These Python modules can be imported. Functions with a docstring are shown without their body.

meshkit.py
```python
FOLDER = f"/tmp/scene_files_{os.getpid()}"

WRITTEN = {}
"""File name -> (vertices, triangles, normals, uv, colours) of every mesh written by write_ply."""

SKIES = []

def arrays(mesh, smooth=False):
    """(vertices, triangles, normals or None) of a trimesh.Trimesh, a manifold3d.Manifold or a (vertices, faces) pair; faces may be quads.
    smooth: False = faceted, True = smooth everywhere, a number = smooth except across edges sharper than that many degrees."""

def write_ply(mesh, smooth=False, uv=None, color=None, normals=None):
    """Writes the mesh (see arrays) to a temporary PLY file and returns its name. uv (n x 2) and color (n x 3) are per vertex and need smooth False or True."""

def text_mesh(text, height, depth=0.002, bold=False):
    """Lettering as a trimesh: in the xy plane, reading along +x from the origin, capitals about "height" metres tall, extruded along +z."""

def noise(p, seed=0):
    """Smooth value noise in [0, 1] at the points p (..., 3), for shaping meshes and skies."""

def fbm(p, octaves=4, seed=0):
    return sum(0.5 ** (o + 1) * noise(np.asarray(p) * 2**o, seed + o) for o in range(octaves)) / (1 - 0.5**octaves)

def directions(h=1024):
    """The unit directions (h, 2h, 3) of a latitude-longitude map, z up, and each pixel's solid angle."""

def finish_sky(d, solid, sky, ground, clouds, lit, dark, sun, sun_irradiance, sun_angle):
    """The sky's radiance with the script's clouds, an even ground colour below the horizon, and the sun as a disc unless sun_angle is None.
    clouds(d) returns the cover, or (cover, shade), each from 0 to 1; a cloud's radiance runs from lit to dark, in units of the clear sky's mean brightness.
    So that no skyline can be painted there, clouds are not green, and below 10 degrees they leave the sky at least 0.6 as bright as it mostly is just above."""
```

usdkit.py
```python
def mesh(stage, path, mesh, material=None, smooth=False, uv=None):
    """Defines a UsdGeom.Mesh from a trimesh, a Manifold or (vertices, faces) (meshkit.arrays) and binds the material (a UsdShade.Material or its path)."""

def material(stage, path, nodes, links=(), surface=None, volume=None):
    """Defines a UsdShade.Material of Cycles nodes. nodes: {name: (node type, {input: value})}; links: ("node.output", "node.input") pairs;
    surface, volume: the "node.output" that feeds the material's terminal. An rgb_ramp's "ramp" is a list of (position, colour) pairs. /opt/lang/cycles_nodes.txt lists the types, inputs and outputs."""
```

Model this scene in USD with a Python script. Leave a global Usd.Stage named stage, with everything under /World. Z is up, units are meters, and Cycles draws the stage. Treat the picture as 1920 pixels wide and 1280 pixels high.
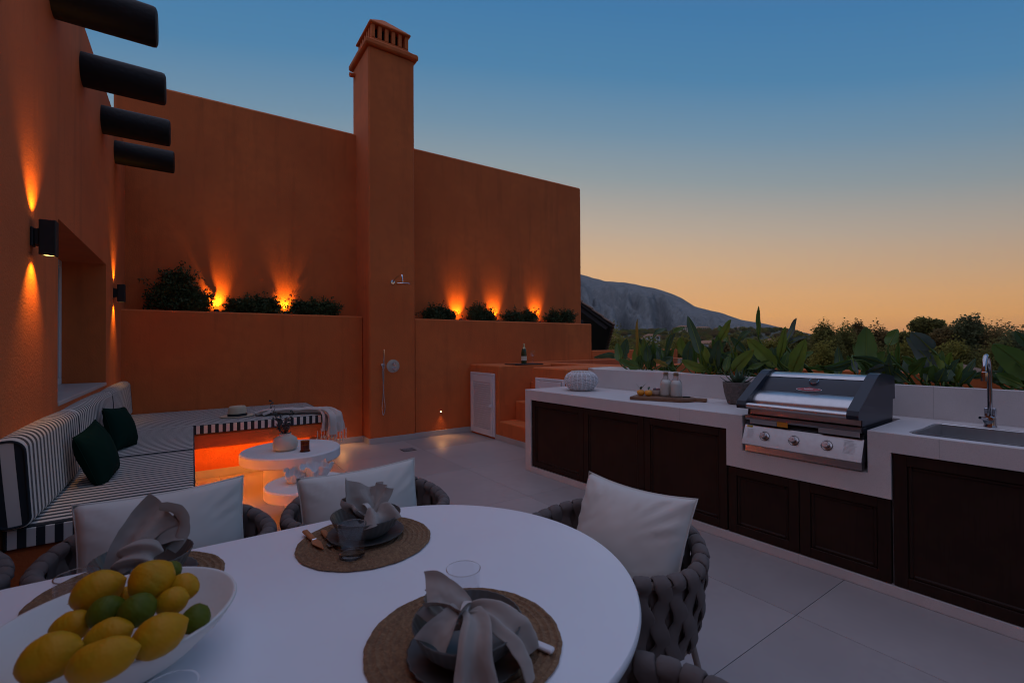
import math, random
import numpy as np, trimesh, usdkit, meshkit
import manifold3d as mf
from shapely.geometry import Polygon, box as sbox
from pxr import Usd, UsdGeom, UsdLux, UsdShade, Gf, Sdf

stage = Usd.Stage.CreateInMemory()
UsdGeom.SetStageUpAxis(stage, UsdGeom.Tokens.z)
UsdGeom.SetStageMetersPerUnit(stage, 1.0)
UsdGeom.Xform.Define(stage, '/World')
UsdGeom.Scope.Define(stage, '/World/Looks')
rng = np.random.default_rng(7)

# ------------------------------------------------------------------ camera
YAW, PITCH, ROLL, FPX, EYE = .6083, .0083, -.0057, 860.0, 1.45
fw = np.array([math.sin(YAW) * math.cos(PITCH), math.cos(YAW) * math.cos(PITCH), math.sin(PITCH)])
rt = np.array([math.cos(YAW), -math.sin(YAW), 0.0])
up = np.cross(rt, fw)
_c, _s = math.cos(ROLL), math.sin(ROLL)
rt, up = _c * rt + _s * up, -_s * rt + _c * up
cam = UsdGeom.Camera.Define(stage, '/World/camera')
cam.AddTransformOp().Set(Gf.Matrix4d(*map(float, (*rt, 0, *up, 0, *(-fw), 0, 0, 0, EYE, 1))))
cam.CreateHorizontalApertureAttr(36.0)
cam.CreateFocalLengthAttr(36.0 * FPX / 1920)
cam.CreateFStopAttr(3.5)
cam.CreateFocusDistanceAttr(3.4)
cam.CreateClippingRangeAttr(Gf.Vec2f(0.05, 100000))
cam.CreateExposureAttr(0.0)

# ------------------------------------------------------------------ sky at dusk (the sun has set behind the hills)
SUN_AZ = .45
dome = UsdLux.DomeLight.Define(stage, '/World/sky')
dome.GetPrim().SetCustomDataByKey('kind', 'structure')
SKY = [(0, (.68, .29, .11)), (.03, (.86, .38, .12)), (.07, (1.0, .48, .14)), (.12, (.95, .50, .185)), (.18, (.80, .495, .255)), (.27, (.57, .455, .345)),
       (.39, (.31, .365, .385)), (.50, (.175, .30, .415)), (.63, (.080, .240, .43)), (.78, (.054, .205, .42)), (.92, (.075, .18, .40)), (1, (.10, .19, .38))]
skym = usdkit.material(stage, '/World/Looks/dusk_sky', {
    'sky': ('sky_texture', dict(sky_type='single_scattering', sun_disc=False, sun_elevation=math.radians(-1.0), sun_rotation=SUN_AZ, altitude=100., air_density=1., aerosol_density=1., ozone_density=1.)),
    'tc': ('texture_coordinate', {}), 'xyz': ('separate_xyz', {}),
    'ramp': ('rgb_ramp', {'ramp': SKY}),
    'sd': ('vector_math', {'math_type': 'dot_product', 'vector2': (math.sin(SUN_AZ), math.cos(SUN_AZ), 0.0)}), 'away': ('math', dict(math_type='multiply_add', value2=-1.35, value3=2.35)), 'z1': ('math', dict(math_type='multiply_add', value2=-2.6, value3=1.0, use_clamp=True)), 'd1': ('math', dict(math_type='multiply_add', value2=5.5, value3=-5.5)), 'zd': ('math', dict(math_type='multiply')), 'sa': ('math', dict(math_type='add', value2=10.0)), 'sb': ('math', dict(math_type='maximum', value2=5.0)), 'mul': ('math', dict(math_type='multiply', use_clamp=True)),
    'sc': ('vector_math', {'math_type': 'scale', 'scale': 10.0}),
    'mx': ('mix_color', {'fac': .92}),
    'bg': ('background_shader', {'strength': .1})},
    [('tc.generated', 'xyz.vector'), ('tc.generated', 'sd.vector1'), ('sd.value', 'away.value1'), ('xyz.z', 'mul.value1'), ('away.value', 'mul.value2'), ('mul.value', 'ramp.fac'), ('xyz.z', 'z1.value1'), ('sd.value', 'd1.value1'), ('z1.value', 'zd.value1'), ('d1.value', 'zd.value2'), ('zd.value', 'sa.value1'), ('sa.value', 'sb.value1'), ('sb.value', 'sc.scale'), ('ramp.color', 'sc.vector1'), ('sky.color', 'mx.a'), ('sc.vector', 'mx.b'), ('mx.result', 'bg.color')], surface='bg.background')
UsdShade.MaterialBindingAPI.Apply(dome.GetPrim()).Bind(skym)
# the last daylight from the bright upper air: one very wide, soft, weak light from high above
sun = UsdLux.DistantLight.Define(stage, '/World/afterglow')
LUM_AZ = -1.2
_e = math.radians(72.0)
_d = np.array([math.sin(LUM_AZ) * math.cos(_e), math.cos(LUM_AZ) * math.cos(_e), math.sin(_e)])
_x = np.cross([0, 0, 1.0], _d); _x /= np.linalg.norm(_x); _y = np.cross(_d, _x)
sun.AddTransformOp().Set(Gf.Matrix4d(*map(float, (*_x, 0, *_y, 0, *_d, 0, 0, 0, 0, 1))))
sun.CreateIntensityAttr(.165); sun.CreateNormalizeAttr(True); sun.CreateAngleAttr(100.0); sun.CreateColorAttr(Gf.Vec3f(1, .85, .97))

# ------------------------------------------------------------------ helpers: naming, things, parts
USED = {}
def fresh(parent, name):
    k = (parent, name); n = USED.get(k, 0); USED[k] = n + 1
    return name if n == 0 else '%s_%03d' % (name, n)
def tag(prim, label=None, category=None, group=None, kind=None):
    for k, v in (('label', label), ('category', category), ('group', group), ('kind', kind)):
        if v: prim.SetCustomDataByKey(k, v)
class Part:
    def __init__(self, prim, inv): self.prim, self.inv = prim, inv
    def part(self, name, mesh, mat, smooth=35, label=None, kind=None, world=False):
        path = str(self.prim.GetPath()); n = fresh(path, name)
        v, f = vf(mesh)
        if world: v = v @ self.inv[:3, :3].T + self.inv[:3, 3]
        m = usdkit.mesh(stage, path + '/' + n, (v, f), MAT[mat], smooth)
        tag(m.GetPrim(), label, None, None, kind)
        return Part(m.GetPrim(), self.inv)
def thing(name, label=None, category=None, loc=(0, 0, 0), rotz=0.0, group=None, kind=None, tilt=None):
    n = fresh('/World', name)
    x = UsdGeom.Xform.Define(stage, '/World/' + n)
    c, s = math.cos(rotz), math.sin(rotz)
    M = np.eye(4); M[:2, :2] = [[c, -s], [s, c]]; M[:3, 3] = loc
    if tilt is not None: M[:3, :3] = M[:3, :3] @ tilt
    x.AddTransformOp().Set(Gf.Matrix4d(*map(float, M.T.ravel())))
    tag(x.GetPrim(), label, category, group, kind)
    t = Part(x.GetPrim(), np.linalg.inv(M)); t.M = M
    return t
def copy(src, label, loc, rotz=0.0, group=None, tilt=None):
    d = src.prim.GetCustomData()
    base = src.prim.GetName().rsplit('_', 1)
    name = base[0] if len(base) == 2 and base[1].isdigit() else src.prim.GetName()
    t = thing(name, label, d.get('category'), loc, rotz, group or d.get('group'), None, tilt)
    t.prim.GetReferences().AddInternalReference(src.prim.GetPath())
    t.prim.SetInstanceable(True)
    return t
def single(name, mesh, mat, label, category, group=None, kind=None, smooth=35):
    n = fresh('/World', name)
    m = usdkit.mesh(stage, '/World/' + n, vf(mesh), MAT[mat], smooth)
    tag(m.GetPrim(), label, category, group, kind)
    return m
def vf(mesh):
    if isinstance(mesh, tuple):
        v, f = np.asarray(mesh[0], float), np.asarray(mesh[1], int)
        if f.shape[1] == 4: f = np.vstack([f[:, [0, 1, 2]], f[:, [0, 2, 3]]])
        return v, f
    v, f, _ = meshkit.arrays(mesh)
    return v, f
def cat(*ms):
    vs, fs, n = [], [], 0
    for m in ms:
        v, f = vf(m); vs.append(v); fs.append(f + n); n += len(v)
    return np.vstack(vs), np.vstack(fs)
def mv(mesh, t=(0, 0, 0), rz=0.0, R=None, s=1.0):
    v, f = vf(mesh); v = v * s
    if R is not None: v = v @ np.asarray(R).T
    if rz: c, q = math.cos(rz), math.sin(rz); v = v @ np.array([[c, -q, 0], [q, c, 0], [0, 0, 1]]).T
    return v + np.asarray(t, float), f
def Rx(a): c, s = math.cos(a), math.sin(a); return np.array([[1, 0, 0], [0, c, -s], [0, s, c]])
def Ry(a): c, s = math.cos(a), math.sin(a); return np.array([[c, 0, s], [0, 1, 0], [-s, 0, c]])
def Rz(a): c, s = math.cos(a), math.sin(a); return np.array([[c, -s, 0], [s, c, 0], [0, 0, 1]])
# ------------------------------------------------------------------ helpers: shapes
def bx(x0, x1, y0, y1, z0, z1, b=.004):
    b = min(b, .45 * abs(x1 - x0), .45 * abs(y1 - y0), .45 * abs(z1 - z0))
    pts = []
    for X, sx in ((x0, 1), (x1, -1)):
        for Y, sy in ((y0, 1), (y1, -1)):
            for Zz, sz in ((z0, 1), (z1, -1)):
                pts += [(X + sx * b, Y + sy * b, Zz), (X + sx * b, Y, Zz + sz * b), (X, Y + sy * b, Zz + sz * b)]
    return mf.Manifold.hull_points(np.array(pts, float))
def rbox(x0, x1, y0, y1, z0, z1, r=.03, n=10):
    r = min(r, .49 * (x1 - x0), .49 * (y1 - y0), .49 * (z1 - z0))
    s = mf.Manifold.sphere(r, n)
    return mf.Manifold.batch_hull([s.translate((X, Y, Z)) for X in (x0 + r, x1 - r) for Y in (y0 + r, y1 - r) for Z in (z0 + r, z1 - r)])
def lathe(prof, n=40, flute=None, close=True):
    prof = np.asarray(prof, float); a = np.arange(n) * 2 * np.pi / n
    R = np.repeat(prof[:, :1], n, 1)
    if flute is not None: R = R * flute(a)[None, :]
    v = np.stack([R * np.cos(a), R * np.sin(a), np.repeat(prof[:, 1:], n, 1)], -1).reshape(-1, 3)
    k = len(prof); i, j = np.meshgrid(np.arange(k - 1), np.arange(n), indexing='ij')
    q = np.stack([i * n + j, i * n + (j + 1) % n, (i + 1) * n + (j + 1) % n, (i + 1) * n + j], -1).reshape(-1, 4)
    return v, np.vstack([q[:, [0, 1, 2]], q[:, [0, 2, 3]]])
def grid(P, closed_u=False):
    """P: (n, m, 3) points as a sheet."""
    n, m = P.shape[:2]
    nn = n if closed_u else n - 1
    i, j = np.meshgrid(np.arange(nn), np.arange(m - 1), indexing='ij')
    q = np.stack([i * m + j, ((i + 1) % n) * m + j, ((i + 1) % n) * m + j + 1, i * m + j + 1], -1).reshape(-1, 4)
    return P.reshape(-1, 3), np.vstack([q[:, [0, 1, 2]], q[:, [0, 2, 3]]])
def tube(path, rad, n=8, caps=True, flat=None, side=None):
    """flat=(a, b): an elliptic section, a along side, b across."""
    p = np.asarray(path, float); k = len(p)
    t = np.gradient(p, axis=0); t /= np.linalg.norm(t, axis=1, keepdims=True) + 1e-12
    if side is None:
        ref = np.array([0, 0, 1.0]) if abs(t[0, 2]) < .9 else np.array([1.0, 0, 0])
        A = np.zeros_like(p); a = np.cross(t[0], ref); a /= np.linalg.norm(a); A[0] = a
        for i in range(1, k):
            a = A[i - 1] - t[i] * (A[i - 1] @ t[i]); A[i] = a / (np.linalg.norm(a) + 1e-12)
    else:
        A = np.broadcast_to(np.asarray(side, float), p.shape).copy(); A -= t * (A * t).sum(1, keepdims=True); A /= np.linalg.norm(A, axis=1, keepdims=True) + 1e-12
    B = np.cross(t, A)
    ang = np.arange(n) * 2 * np.pi / n
    ra, rb = (rad, rad) if flat is None else flat
    ra = np.broadcast_to(ra, (k,)); rb = np.broadcast_to(rb, (k,))
    ca, sa = np.cos(ang), np.sin(ang)
    if flat is not None:
        ca = np.sign(ca) * np.abs(ca) ** .6; sa = np.sign(sa) * np.abs(sa) ** .8
    v = p[:, None] + ra[:, None, None] * ca[None, :, None] * A[:, None] + rb[:, None, None] * sa[None, :, None] * B[:, None]
    i, j = np.meshgrid(np.arange(k - 1), np.arange(n), indexing='ij')
    q = np.stack([i * n + j, i * n + (j + 1) % n, (i + 1) * n + (j + 1) % n, (i + 1) * n + j], -1).reshape(-1, 4)
    f = np.vstack([q[:, [0, 1, 2]], q[:, [0, 2, 3]]]); v = v.reshape(-1, 3)
    if caps:
        v = np.vstack([v, p[:1], p[-1:]]); a0, a1 = len(v) - 2, len(v) - 1; J = np.arange(n)
        f = np.vstack([f, np.stack([np.full(n, a0), (J + 1) % n, J], 1), np.stack([np.full(n, a1), (k - 1) * n + J, (k - 1) * n + (J + 1) % n], 1)])
    return v, f
def bez(*pts, n=14):
    pts = np.asarray(pts, float); t = np.linspace(0, 1, n)[:, None]; k = len(pts) - 1
    return sum(math.comb(k, i) * (1 - t) ** (k - i) * t ** i * pts[i] for i in range(k + 1))
def spline(pts, n=40):
    from scipy.interpolate import CubicSpline
    pts = np.asarray(pts, float); d = np.r_[0, np.cumsum(np.linalg.norm(np.diff(pts, axis=0), axis=1))]
    return CubicSpline(d, pts)(np.linspace(0, d[-1], n))
def extr(poly, h):
    return trimesh.creation.extrude_polygon(poly, h, engine='earcut')
def pillow(w, h, t, seed=0, n=26, wrinkle=.006, ear=.05):
    u, v = np.meshgrid(np.linspace(-1, 1, n), np.linspace(-1, 1, n), indexing='ij')
    u = np.sign(u) * np.abs(u) ** .8; v = np.sign(v) * np.abs(v) ** .8
    x = w / 2 * u * (1 - ear * (1 - v ** 2)); y = h / 2 * v * (1 - ear * 1.3 * (1 - u ** 2))
    prof = np.clip((1 - u ** 2), 0, 1) ** .5 * np.clip((1 - v ** 2), 0, 1) ** .5
    th = t / 2 * (.55 * prof ** .75 + .45 * prof ** 1.7)
    nz = meshkit.fbm(np.stack([x * 9, y * 9, np.full_like(x, seed * 3.1)], -1), 3, seed) - .5
    rad = np.arctan2(v, u); corner = np.clip(np.maximum(abs(u), abs(v)) * 1.0, 0, 1) ** 3
    pleat = np.sin(rad * 26 + 3 * nz) * corner * (1 - np.maximum(abs(u), abs(v)) ** 10)
    d = (nz * 1.6 + pleat * .55) * wrinkle * 2 * (prof > 0)
    A = np.stack([x, y, th + d * (prof ** .3)], -1); Bk = np.stack([x, y, -th - d[::-1] * (prof ** .3)], -1)
    a, b = grid(A), grid(Bk)
    m = cat(a, (b[0], b[1][:, ::-1]))
    tm = trimesh.Trimesh(*m, process=False); tm.merge_vertices(); return np.array(tm.vertices), np.array(tm.faces)
def leaves(C, size, seed=0, asp=.55, flat=1.0):
    """one small folded leaf (2 triangles each side of a midrib) per centre"""
    g = np.random.default_rng(seed); k = len(C)
    a = g.normal(size=(k, 3)); a[:, 2] *= flat; a[:, 2] += .2; a /= np.linalg.norm(a, axis=1, keepdims=True)
    b = g.normal(size=(k, 3)); b[:, 2] *= flat; b -= a * (a * b).sum(1, keepdims=True); b /= np.linalg.norm(b, axis=1, keepdims=True)
    c = np.cross(a, b); s = (size * g.uniform(.6, 1.3, k))[:, None]
    P = np.stack([C - a * s * .5, C + b * s * asp * .5 + c * s * .1, C + a * s * .5, C - b * s * asp * .5 + c * s * .1], 1)
    i = np.arange(k)[:, None] * 4
    return P.reshape(-1, 3), np.vstack([i + [0, 1, 2], i + [0, 2, 3]])
def fan(path, side0, side1, w0, w1, folds, amp0, amp1, ph=0.0, n=34, m=46, curl=0.0, pw=1.0):
    p = spline(path, n) if len(path) > 2 else np.linspace(path[0], path[1], n)
    t = np.linspace(0, 1, n); T = np.gradient(p, axis=0); T /= np.linalg.norm(T, axis=1, keepdims=True)
    s0, s1 = np.asarray(side0, float), np.asarray(side1, float)
    S = s0[None] * (1 - t[:, None]) + s1[None] * t[:, None]; S -= T * (S * T).sum(1, keepdims=True); S /= np.linalg.norm(S, axis=1, keepdims=True)
    N = np.cross(S, T); u = np.linspace(-1, 1, m)
    w = w0 + (w1 - w0) * t ** pw; am = amp0 + (amp1 - amp0) * t
    P = p[:, None] + S[:, None] * (u[None] * w[:, None] / 2)[..., None] + N[:, None] * ((am[:, None] * np.sin(folds * np.pi * u[None] + ph + .6 * t[:, None])) + curl * (u[None] ** 2) * w[:, None])[..., None]
    nz = meshkit.fbm(P * 22, 3, int(ph * 10) + 3) - .5
    nz2 = meshkit.fbm(P * 8 + 5, 2, int(ph * 10) + 8) - .5
    P = P + N[:, None] * (nz * .014 + nz2 * .032)[..., None] + S[:, None] * (nz2 * .03)[..., None]
    A, B = grid(P), grid(P - N[:, None] * .0022)
    rim = grid(np.stack([P[-1], P[-1] - N[-1][None] * .0022]))
    return cat(A, (B[0], B[1][:, ::-1]), rim)
def ray(x, y): return fw + rt * (x - 960) / FPX - up * (y - 640) / FPX
EYEP = np.array([0, 0, EYE])
def atz(x, y, z): d = ray(x, y); return EYEP + d * (z - EYE) / d[2]
def atw(x, y, w): return EYEP + ray(x, y) * w
def atpl(x, y, p, n): d = ray(x, y); return EYEP + d * (np.dot(np.subtract(p, EYEP), n) / np.dot(d, n))
# the kitchen's own frame: s along its front (towards the viewer), m back from the front, z up
KP = np.array([3.185, 4.315, 0.0]); KD = np.array([.030, -1, 0]) / math.hypot(.03, 1); KN = np.array([1, .03, 0]) / math.hypot(.03, 1)
KROT = math.atan2(KD[1], KD[0])
def K(s, m, z=0.0): return KP + KD * s + KN * m + np.array([0, 0, z])
def KW(mesh): v, f = vf(mesh); return KP + v[:, :1] * KD + v[:, 1:2] * KN + np.array([0, 0, 1.0]) * v[:, 2:3], f

# ------------------------------------------------------------------ materials
MAT = {}
def mat(name, color, rough=.6, metallic=0.0, var=None, vs=4.0, bump=0.0, bs=60.0, coord='pos', spec=.5, extra=None, detail=4.0, bd=.01, sheen=0.0, streak=0.0, ms=(3.2, 3.2, .35), var2=None, vs2=25.0, coat=0.0, island=False):
    nodes = {'p': ('principled_bsdf', dict(base_color=color, roughness=rough, metallic=metallic, specular_ior_level=spec, sheen_weight=sheen, coat_weight=coat, **(extra or {})))}
    links = []
    src = 'geo.position' if coord == 'pos' else 'tc.object'
    nodes['geo' if coord == 'pos' else 'tc'] = ('geometry', {}) if coord == 'pos' else ('texture_coordinate', {})
    col = None
    if island: nodes['oi'] = ('object_info', {})
    if var is not None:
        nodes['n'] = ('noise_texture', dict(scale=vs, detail=detail, roughness=.6)); nodes['r'] = ('rgb_ramp', {'ramp': [(.3, color), (.7, var)]})
        links += [(src, 'n.vector'), ('n.fac', 'r.fac')]; col = 'r.color'
        if var2 is not None:
            nodes['n2'] = ('noise_texture', dict(scale=vs2, detail=3.0, roughness=.6)); nodes['mr2'] = ('map_range', dict(from_min=.45, from_max=.75, clamp=True)); nodes['m2'] = ('mix_color', dict(b=var2))
            links += [(src, 'n2.vector'), ('n2.fac', 'mr2.value'), ('mr2.result', 'm2.fac'), ('r.color', 'm2.a')]; col = 'm2.result'
        if island:
            nodes['oa'] = ('math', dict(math_type='multiply_add', value2=.26, value3=.86)); nodes['os'] = ('vector_math', {'math_type': 'scale'})
            links += [('oi.random', 'oa.value1'), (col, 'os.vector1'), ('oa.value', 'os.scale')]; col = 'os.vector'
        if streak:
            nodes['mp'] = ('mapping', dict(scale=ms)); nodes['sn'] = ('noise_texture', dict(scale=1.6, detail=6.0, roughness=.65)); nodes['sr'] = ('map_range', dict(from_min=.52, from_max=.78, to_min=0.0, to_max=streak * 2, clamp=True))
            nodes['sm'] = ('mix_color', dict(b=tuple(c * .45 for c in color)))
            links += [(src, 'mp.vector'), ('mp.vector', 'sn.vector'), ('sn.fac', 'sr.value'), ('sr.result', 'sm.fac'), (col, 'sm.a')]; col = 'sm.result'
        links.append((col, 'p.base_color'))
    if bump:
        nodes['bn'] = ('noise_texture', dict(scale=bs, detail=3.0, roughness=.6)); nodes['b'] = ('bump', dict(strength=bump, distance=bd))
        links += [(src, 'bn.vector'), ('bn.fac', 'b.height'), ('b.normal', 'p.normal')]
    MAT[name] = usdkit.material(stage, '/World/Looks/' + name, nodes, links, surface='p.BSDF')
def stripes(name, axis, period, off=0.0, dark=(.012, .018, .022), light=(.66, .62, .55), duty=.5):
    nodes = {'tc': ('texture_coordinate', {}), 'x': ('separate_xyz', {}), 'a': ('math', dict(math_type='multiply_add', value2=1.0 / period, value3=off + 50)), 'f': ('math', dict(math_type='fraction')),
             'g': ('math', dict(math_type='greater_than', value2=duty)), 'm': ('mix_color', dict(a=dark, b=light)), 'n': ('noise_texture', dict(scale=700., detail=2.)), 'b': ('bump', dict(strength=.25, distance=.002)),
             'p': ('principled_bsdf', dict(roughness=.9, sheen_weight=.15))}
    links = [('tc.object', 'x.vector'), ('x.' + axis, 'a.value1'), ('a.value', 'f.value1'), ('f.value', 'g.value1'), ('g.value', 'm.fac'), ('m.result', 'p.base_color'), ('tc.object', 'n.vector'), ('n.fac', 'b.height'), ('b.normal', 'p.normal')]
    MAT[name] = usdkit.material(stage, '/World/Looks/' + name, nodes, links, surface='p.BSDF')
def emit(name, color, strength):
    MAT[name] = usdkit.material(stage, '/World/Looks/' + name, {'e': ('emission', dict(color=color, strength=strength))}, surface='e.emission')
TERRA = (.67, .156, .034)
mat('stucco', TERRA, .88, var=(.53, .116, .025), vs=1.1, bump=.5, bs=70., bd=.008, var2=(.57, .13, .029), vs2=7., streak=.24)
mat('stucco_rough', (.56, .125, .04), .9, var=(.42, .09, .03), vs=3., bump=.6, bs=45., bd=.01)
mat('porcelain', (.41, .365, .35), .40, var=(.32, .285, .275), vs=.9, bump=.06, bs=180., bd=.002, var2=(.36, .32, .31), vs2=14., detail=7., island=True)
mat('stone_joint', (.36, .33, .31), .7)
mat('skirting', (.46, .44, .42), .45, var=(.4, .385, .37), vs=3.)
mat('grout', (.10, .095, .09), .9)
mat('counter_stone', (.68, .63, .60), .5, var=(.57, .52, .50), vs=2.6, bump=.05, bs=150., bd=.002, var2=(.54, .50, .48), vs2=170., detail=8.)
mat('dark_log', (.007, .006, .006), .6, spec=.25, var=(.012, .009, .007), vs=6., bump=.5, bs=30., bd=.01)
mat('black_metal', (.006, .006, .006), .6, bump=.1, bs=400., bd=.001)
mat('white_frame', (.62, .62, .62), .5)
mat('white_lacquer', (.72, .69, .70), .45)
mat('white_concrete', (.78, .76, .74), .6, var=(.72, .70, .68), vs=5., bump=.05, bs=120., bd=.002)
mat('table_white', (.85, .85, .87), .33, var=(.81, .81, .835), vs=2.2, bump=.03, bs=40., bd=.002, detail=7.)
mat('soil', (.05, .03, .02), .95, var=(.09, .05, .03), vs=12., bump=.8, bs=30.)
mat('shrub_leaf', (.030, .052, .018), .55, var=(.055, .085, .025), vs=3., spec=.3)
mat('wood_stem', (.08, .05, .03), .9)
mat('chrome', (.75, .75, .78), .12, 1.0)
mat('chrome_dark', (.45, .45, .48), .10, 1.0)
mat('brushed_steel', (.62, .61, .60), .30, 1.0, var=(.56, .55, .54), vs=30., bump=.05, bs=500., bd=.001)
mat('steel_dark', (.30, .30, .31), .35, 1.0)
mat('grill_enamel', (.016, .019, .027), .36, spec=.4)
mat('grill_black', (.012, .012, .014), .5)
mat('knob_mark', (.35, .02, .02), .5)
mat('red_badge', (.30, .02, .03), .3)
mat('badge_silver', (.7, .68, .68), .3, .8)
mat('label_grey', (.30, .30, .30), .6)
mat('label_ink', (.10, .10, .11), .7)
mat('label_orange', (.65, .26, .02), .6)
mat('label_yellow', (.55, .38, .03), .6)
mat('sofa_green', (.003, .022, .015), .95, spec=.1, bump=.2, bs=500., coord='obj', bd=.002)
mat('pillow_white', (.66, .63, .57), .9, bump=.12, bs=900., coord='obj', bd=.002, sheen=.2)
mat('rope', (.125, .098, .088), .88, bump=.35, bs=320., coord='obj', bd=.003, var=(.155, .125, .115), vs=14.)
mat('rail_taupe', (.25, .20, .17), .5)
mat('straw', (.58, .47, .33), .8, bump=.3, bs=200., bd=.003, coord='obj')
mat('black_ribbon', (.01, .01, .012), .7)
mat('throw_linen', (.62, .53, .47), .95, bump=.4, bs=120., bd=.004, sheen=.2)
mat('vase_cream', (.60, .54, .44), .8, bump=.15, bs=60., bd=.004)
mat('ruffle_white', (.72, .69, .68), .55, bump=.5, bs=70., bd=.006)
mat('basket_white', (.70, .67, .66), .8)
mat('board_wood', (.24, .115, .055), .55, var=(.15, .065, .03), vs=14., coord='obj')
mat('cork', (.30, .17, .09), .9)
mat('milk', (.72, .69, .64), .35)
mat('ceramic_cream', (.62, .55, .48), .6)
mat('berry_red', (.16, .02, .025), .4); mat('berry_dark', (.03, .015, .03), .4)
mat('mandarin', (.75, .30, .02), .5, bump=.2, bs=200., coord='obj', bd=.003)
mat('leaf_dark', (.02, .045, .018), .5)
mat('pot_stone', (.10, .085, .075), .9, var=(.18, .15, .13), vs=40., bump=.8, bs=60., bd=.012)
mat('agave', (.06, .10, .06), .55, var=(.09, .14, .07), vs=9.)
mat('cabinet_wood', (.034, .016, .0105), .5, var=(.022, .010, .007), vs=5., streak=.45, ms=(60., 60., 3.), bump=.12, bs=70., bd=.004, spec=.16)
mat('cabinet_void', (.008, .006, .006), .9)
mat('seagrass', (.27, .145, .072), .95, var=(.17, .088, .046), vs=45., bump=.9, bs=140., bd=.008, coord='obj', var2=(.34, .20, .10), vs2=110.)
mat('dark_ceramic', (.075, .078, .078), .35, var=(.11, .105, .095), vs=9., coord='obj')
mat('dark_glaze', (.10, .095, .085), .4, var=(.06, .06, .062), vs=14., coord='obj')
mat('napkin_linen', (.38, .325, .285), .95, bump=.35, bs=600., bd=.003, coord='obj', sheen=.15, var=(.33, .285, .25), vs=5.)
mat('napkin_ring', (.55, .50, .46), .4)
mat('lemon', (.58, .27, .005), .5, bump=.25, bs=160., bd=.004, coord='obj', var=(.50, .225, .004), vs=5., spec=.22, var2=(.40, .27, .012), vs2=16.)
mat('lemon_green_tip', (.34, .34, .03), .45, bump=.2, bs=160., bd=.004, coord='obj')
mat('lime', (.075, .10, .005), .5, bump=.25, bs=160., bd=.004, coord='obj', var=(.12, .14, .008), vs=6., spec=.2)
mat('bowl_white', (.70, .68, .65), .65, bump=.15, bs=60., bd=.004)
mat('knife_wood', (.42, .15, .045), .55, var=(.34, .11, .03), vs=9., coord='obj')
mat('eucalyptus', (.045, .06, .058), .7)
mat('wax', (.45, .30, .17), .5)
mat('roof_tile', (.17, .095, .06), .9, var=(.25, .15, .10), vs=5., bump=.4, bs=40.)
mat('eave_dark', (.022, .016, .014), .9)
mat('villa_wall', (.62, .46, .33), .9, var=(.55, .40, .28), vs=.3)
mat('villa_roof', (.36, .17, .09), .9)
mat('villa_window', (.05, .05, .055), .3)
mat('white_wall', (.62, .60, .58), .9)
mat('mast_grey', (.2, .19, .19), .6)
mat('trunk', (.07, .05, .035), .9)
mat('valley', (.045, .05, .028), .95, var=(.075, .065, .035), vs=.03)
mat('pool_tile', (.035, .05, .065), .3)
mat('bottle_green', (.03, .05, .02), .2)
mat('foil_gold', (.55, .45, .25), .35, .8)
mat('paper_cream', (.65, .58, .45), .8)
mat('tray_black', (.012, .011, .011), .4)
mat('water', (.008, .014, .02), .04, spec=.6)
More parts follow.
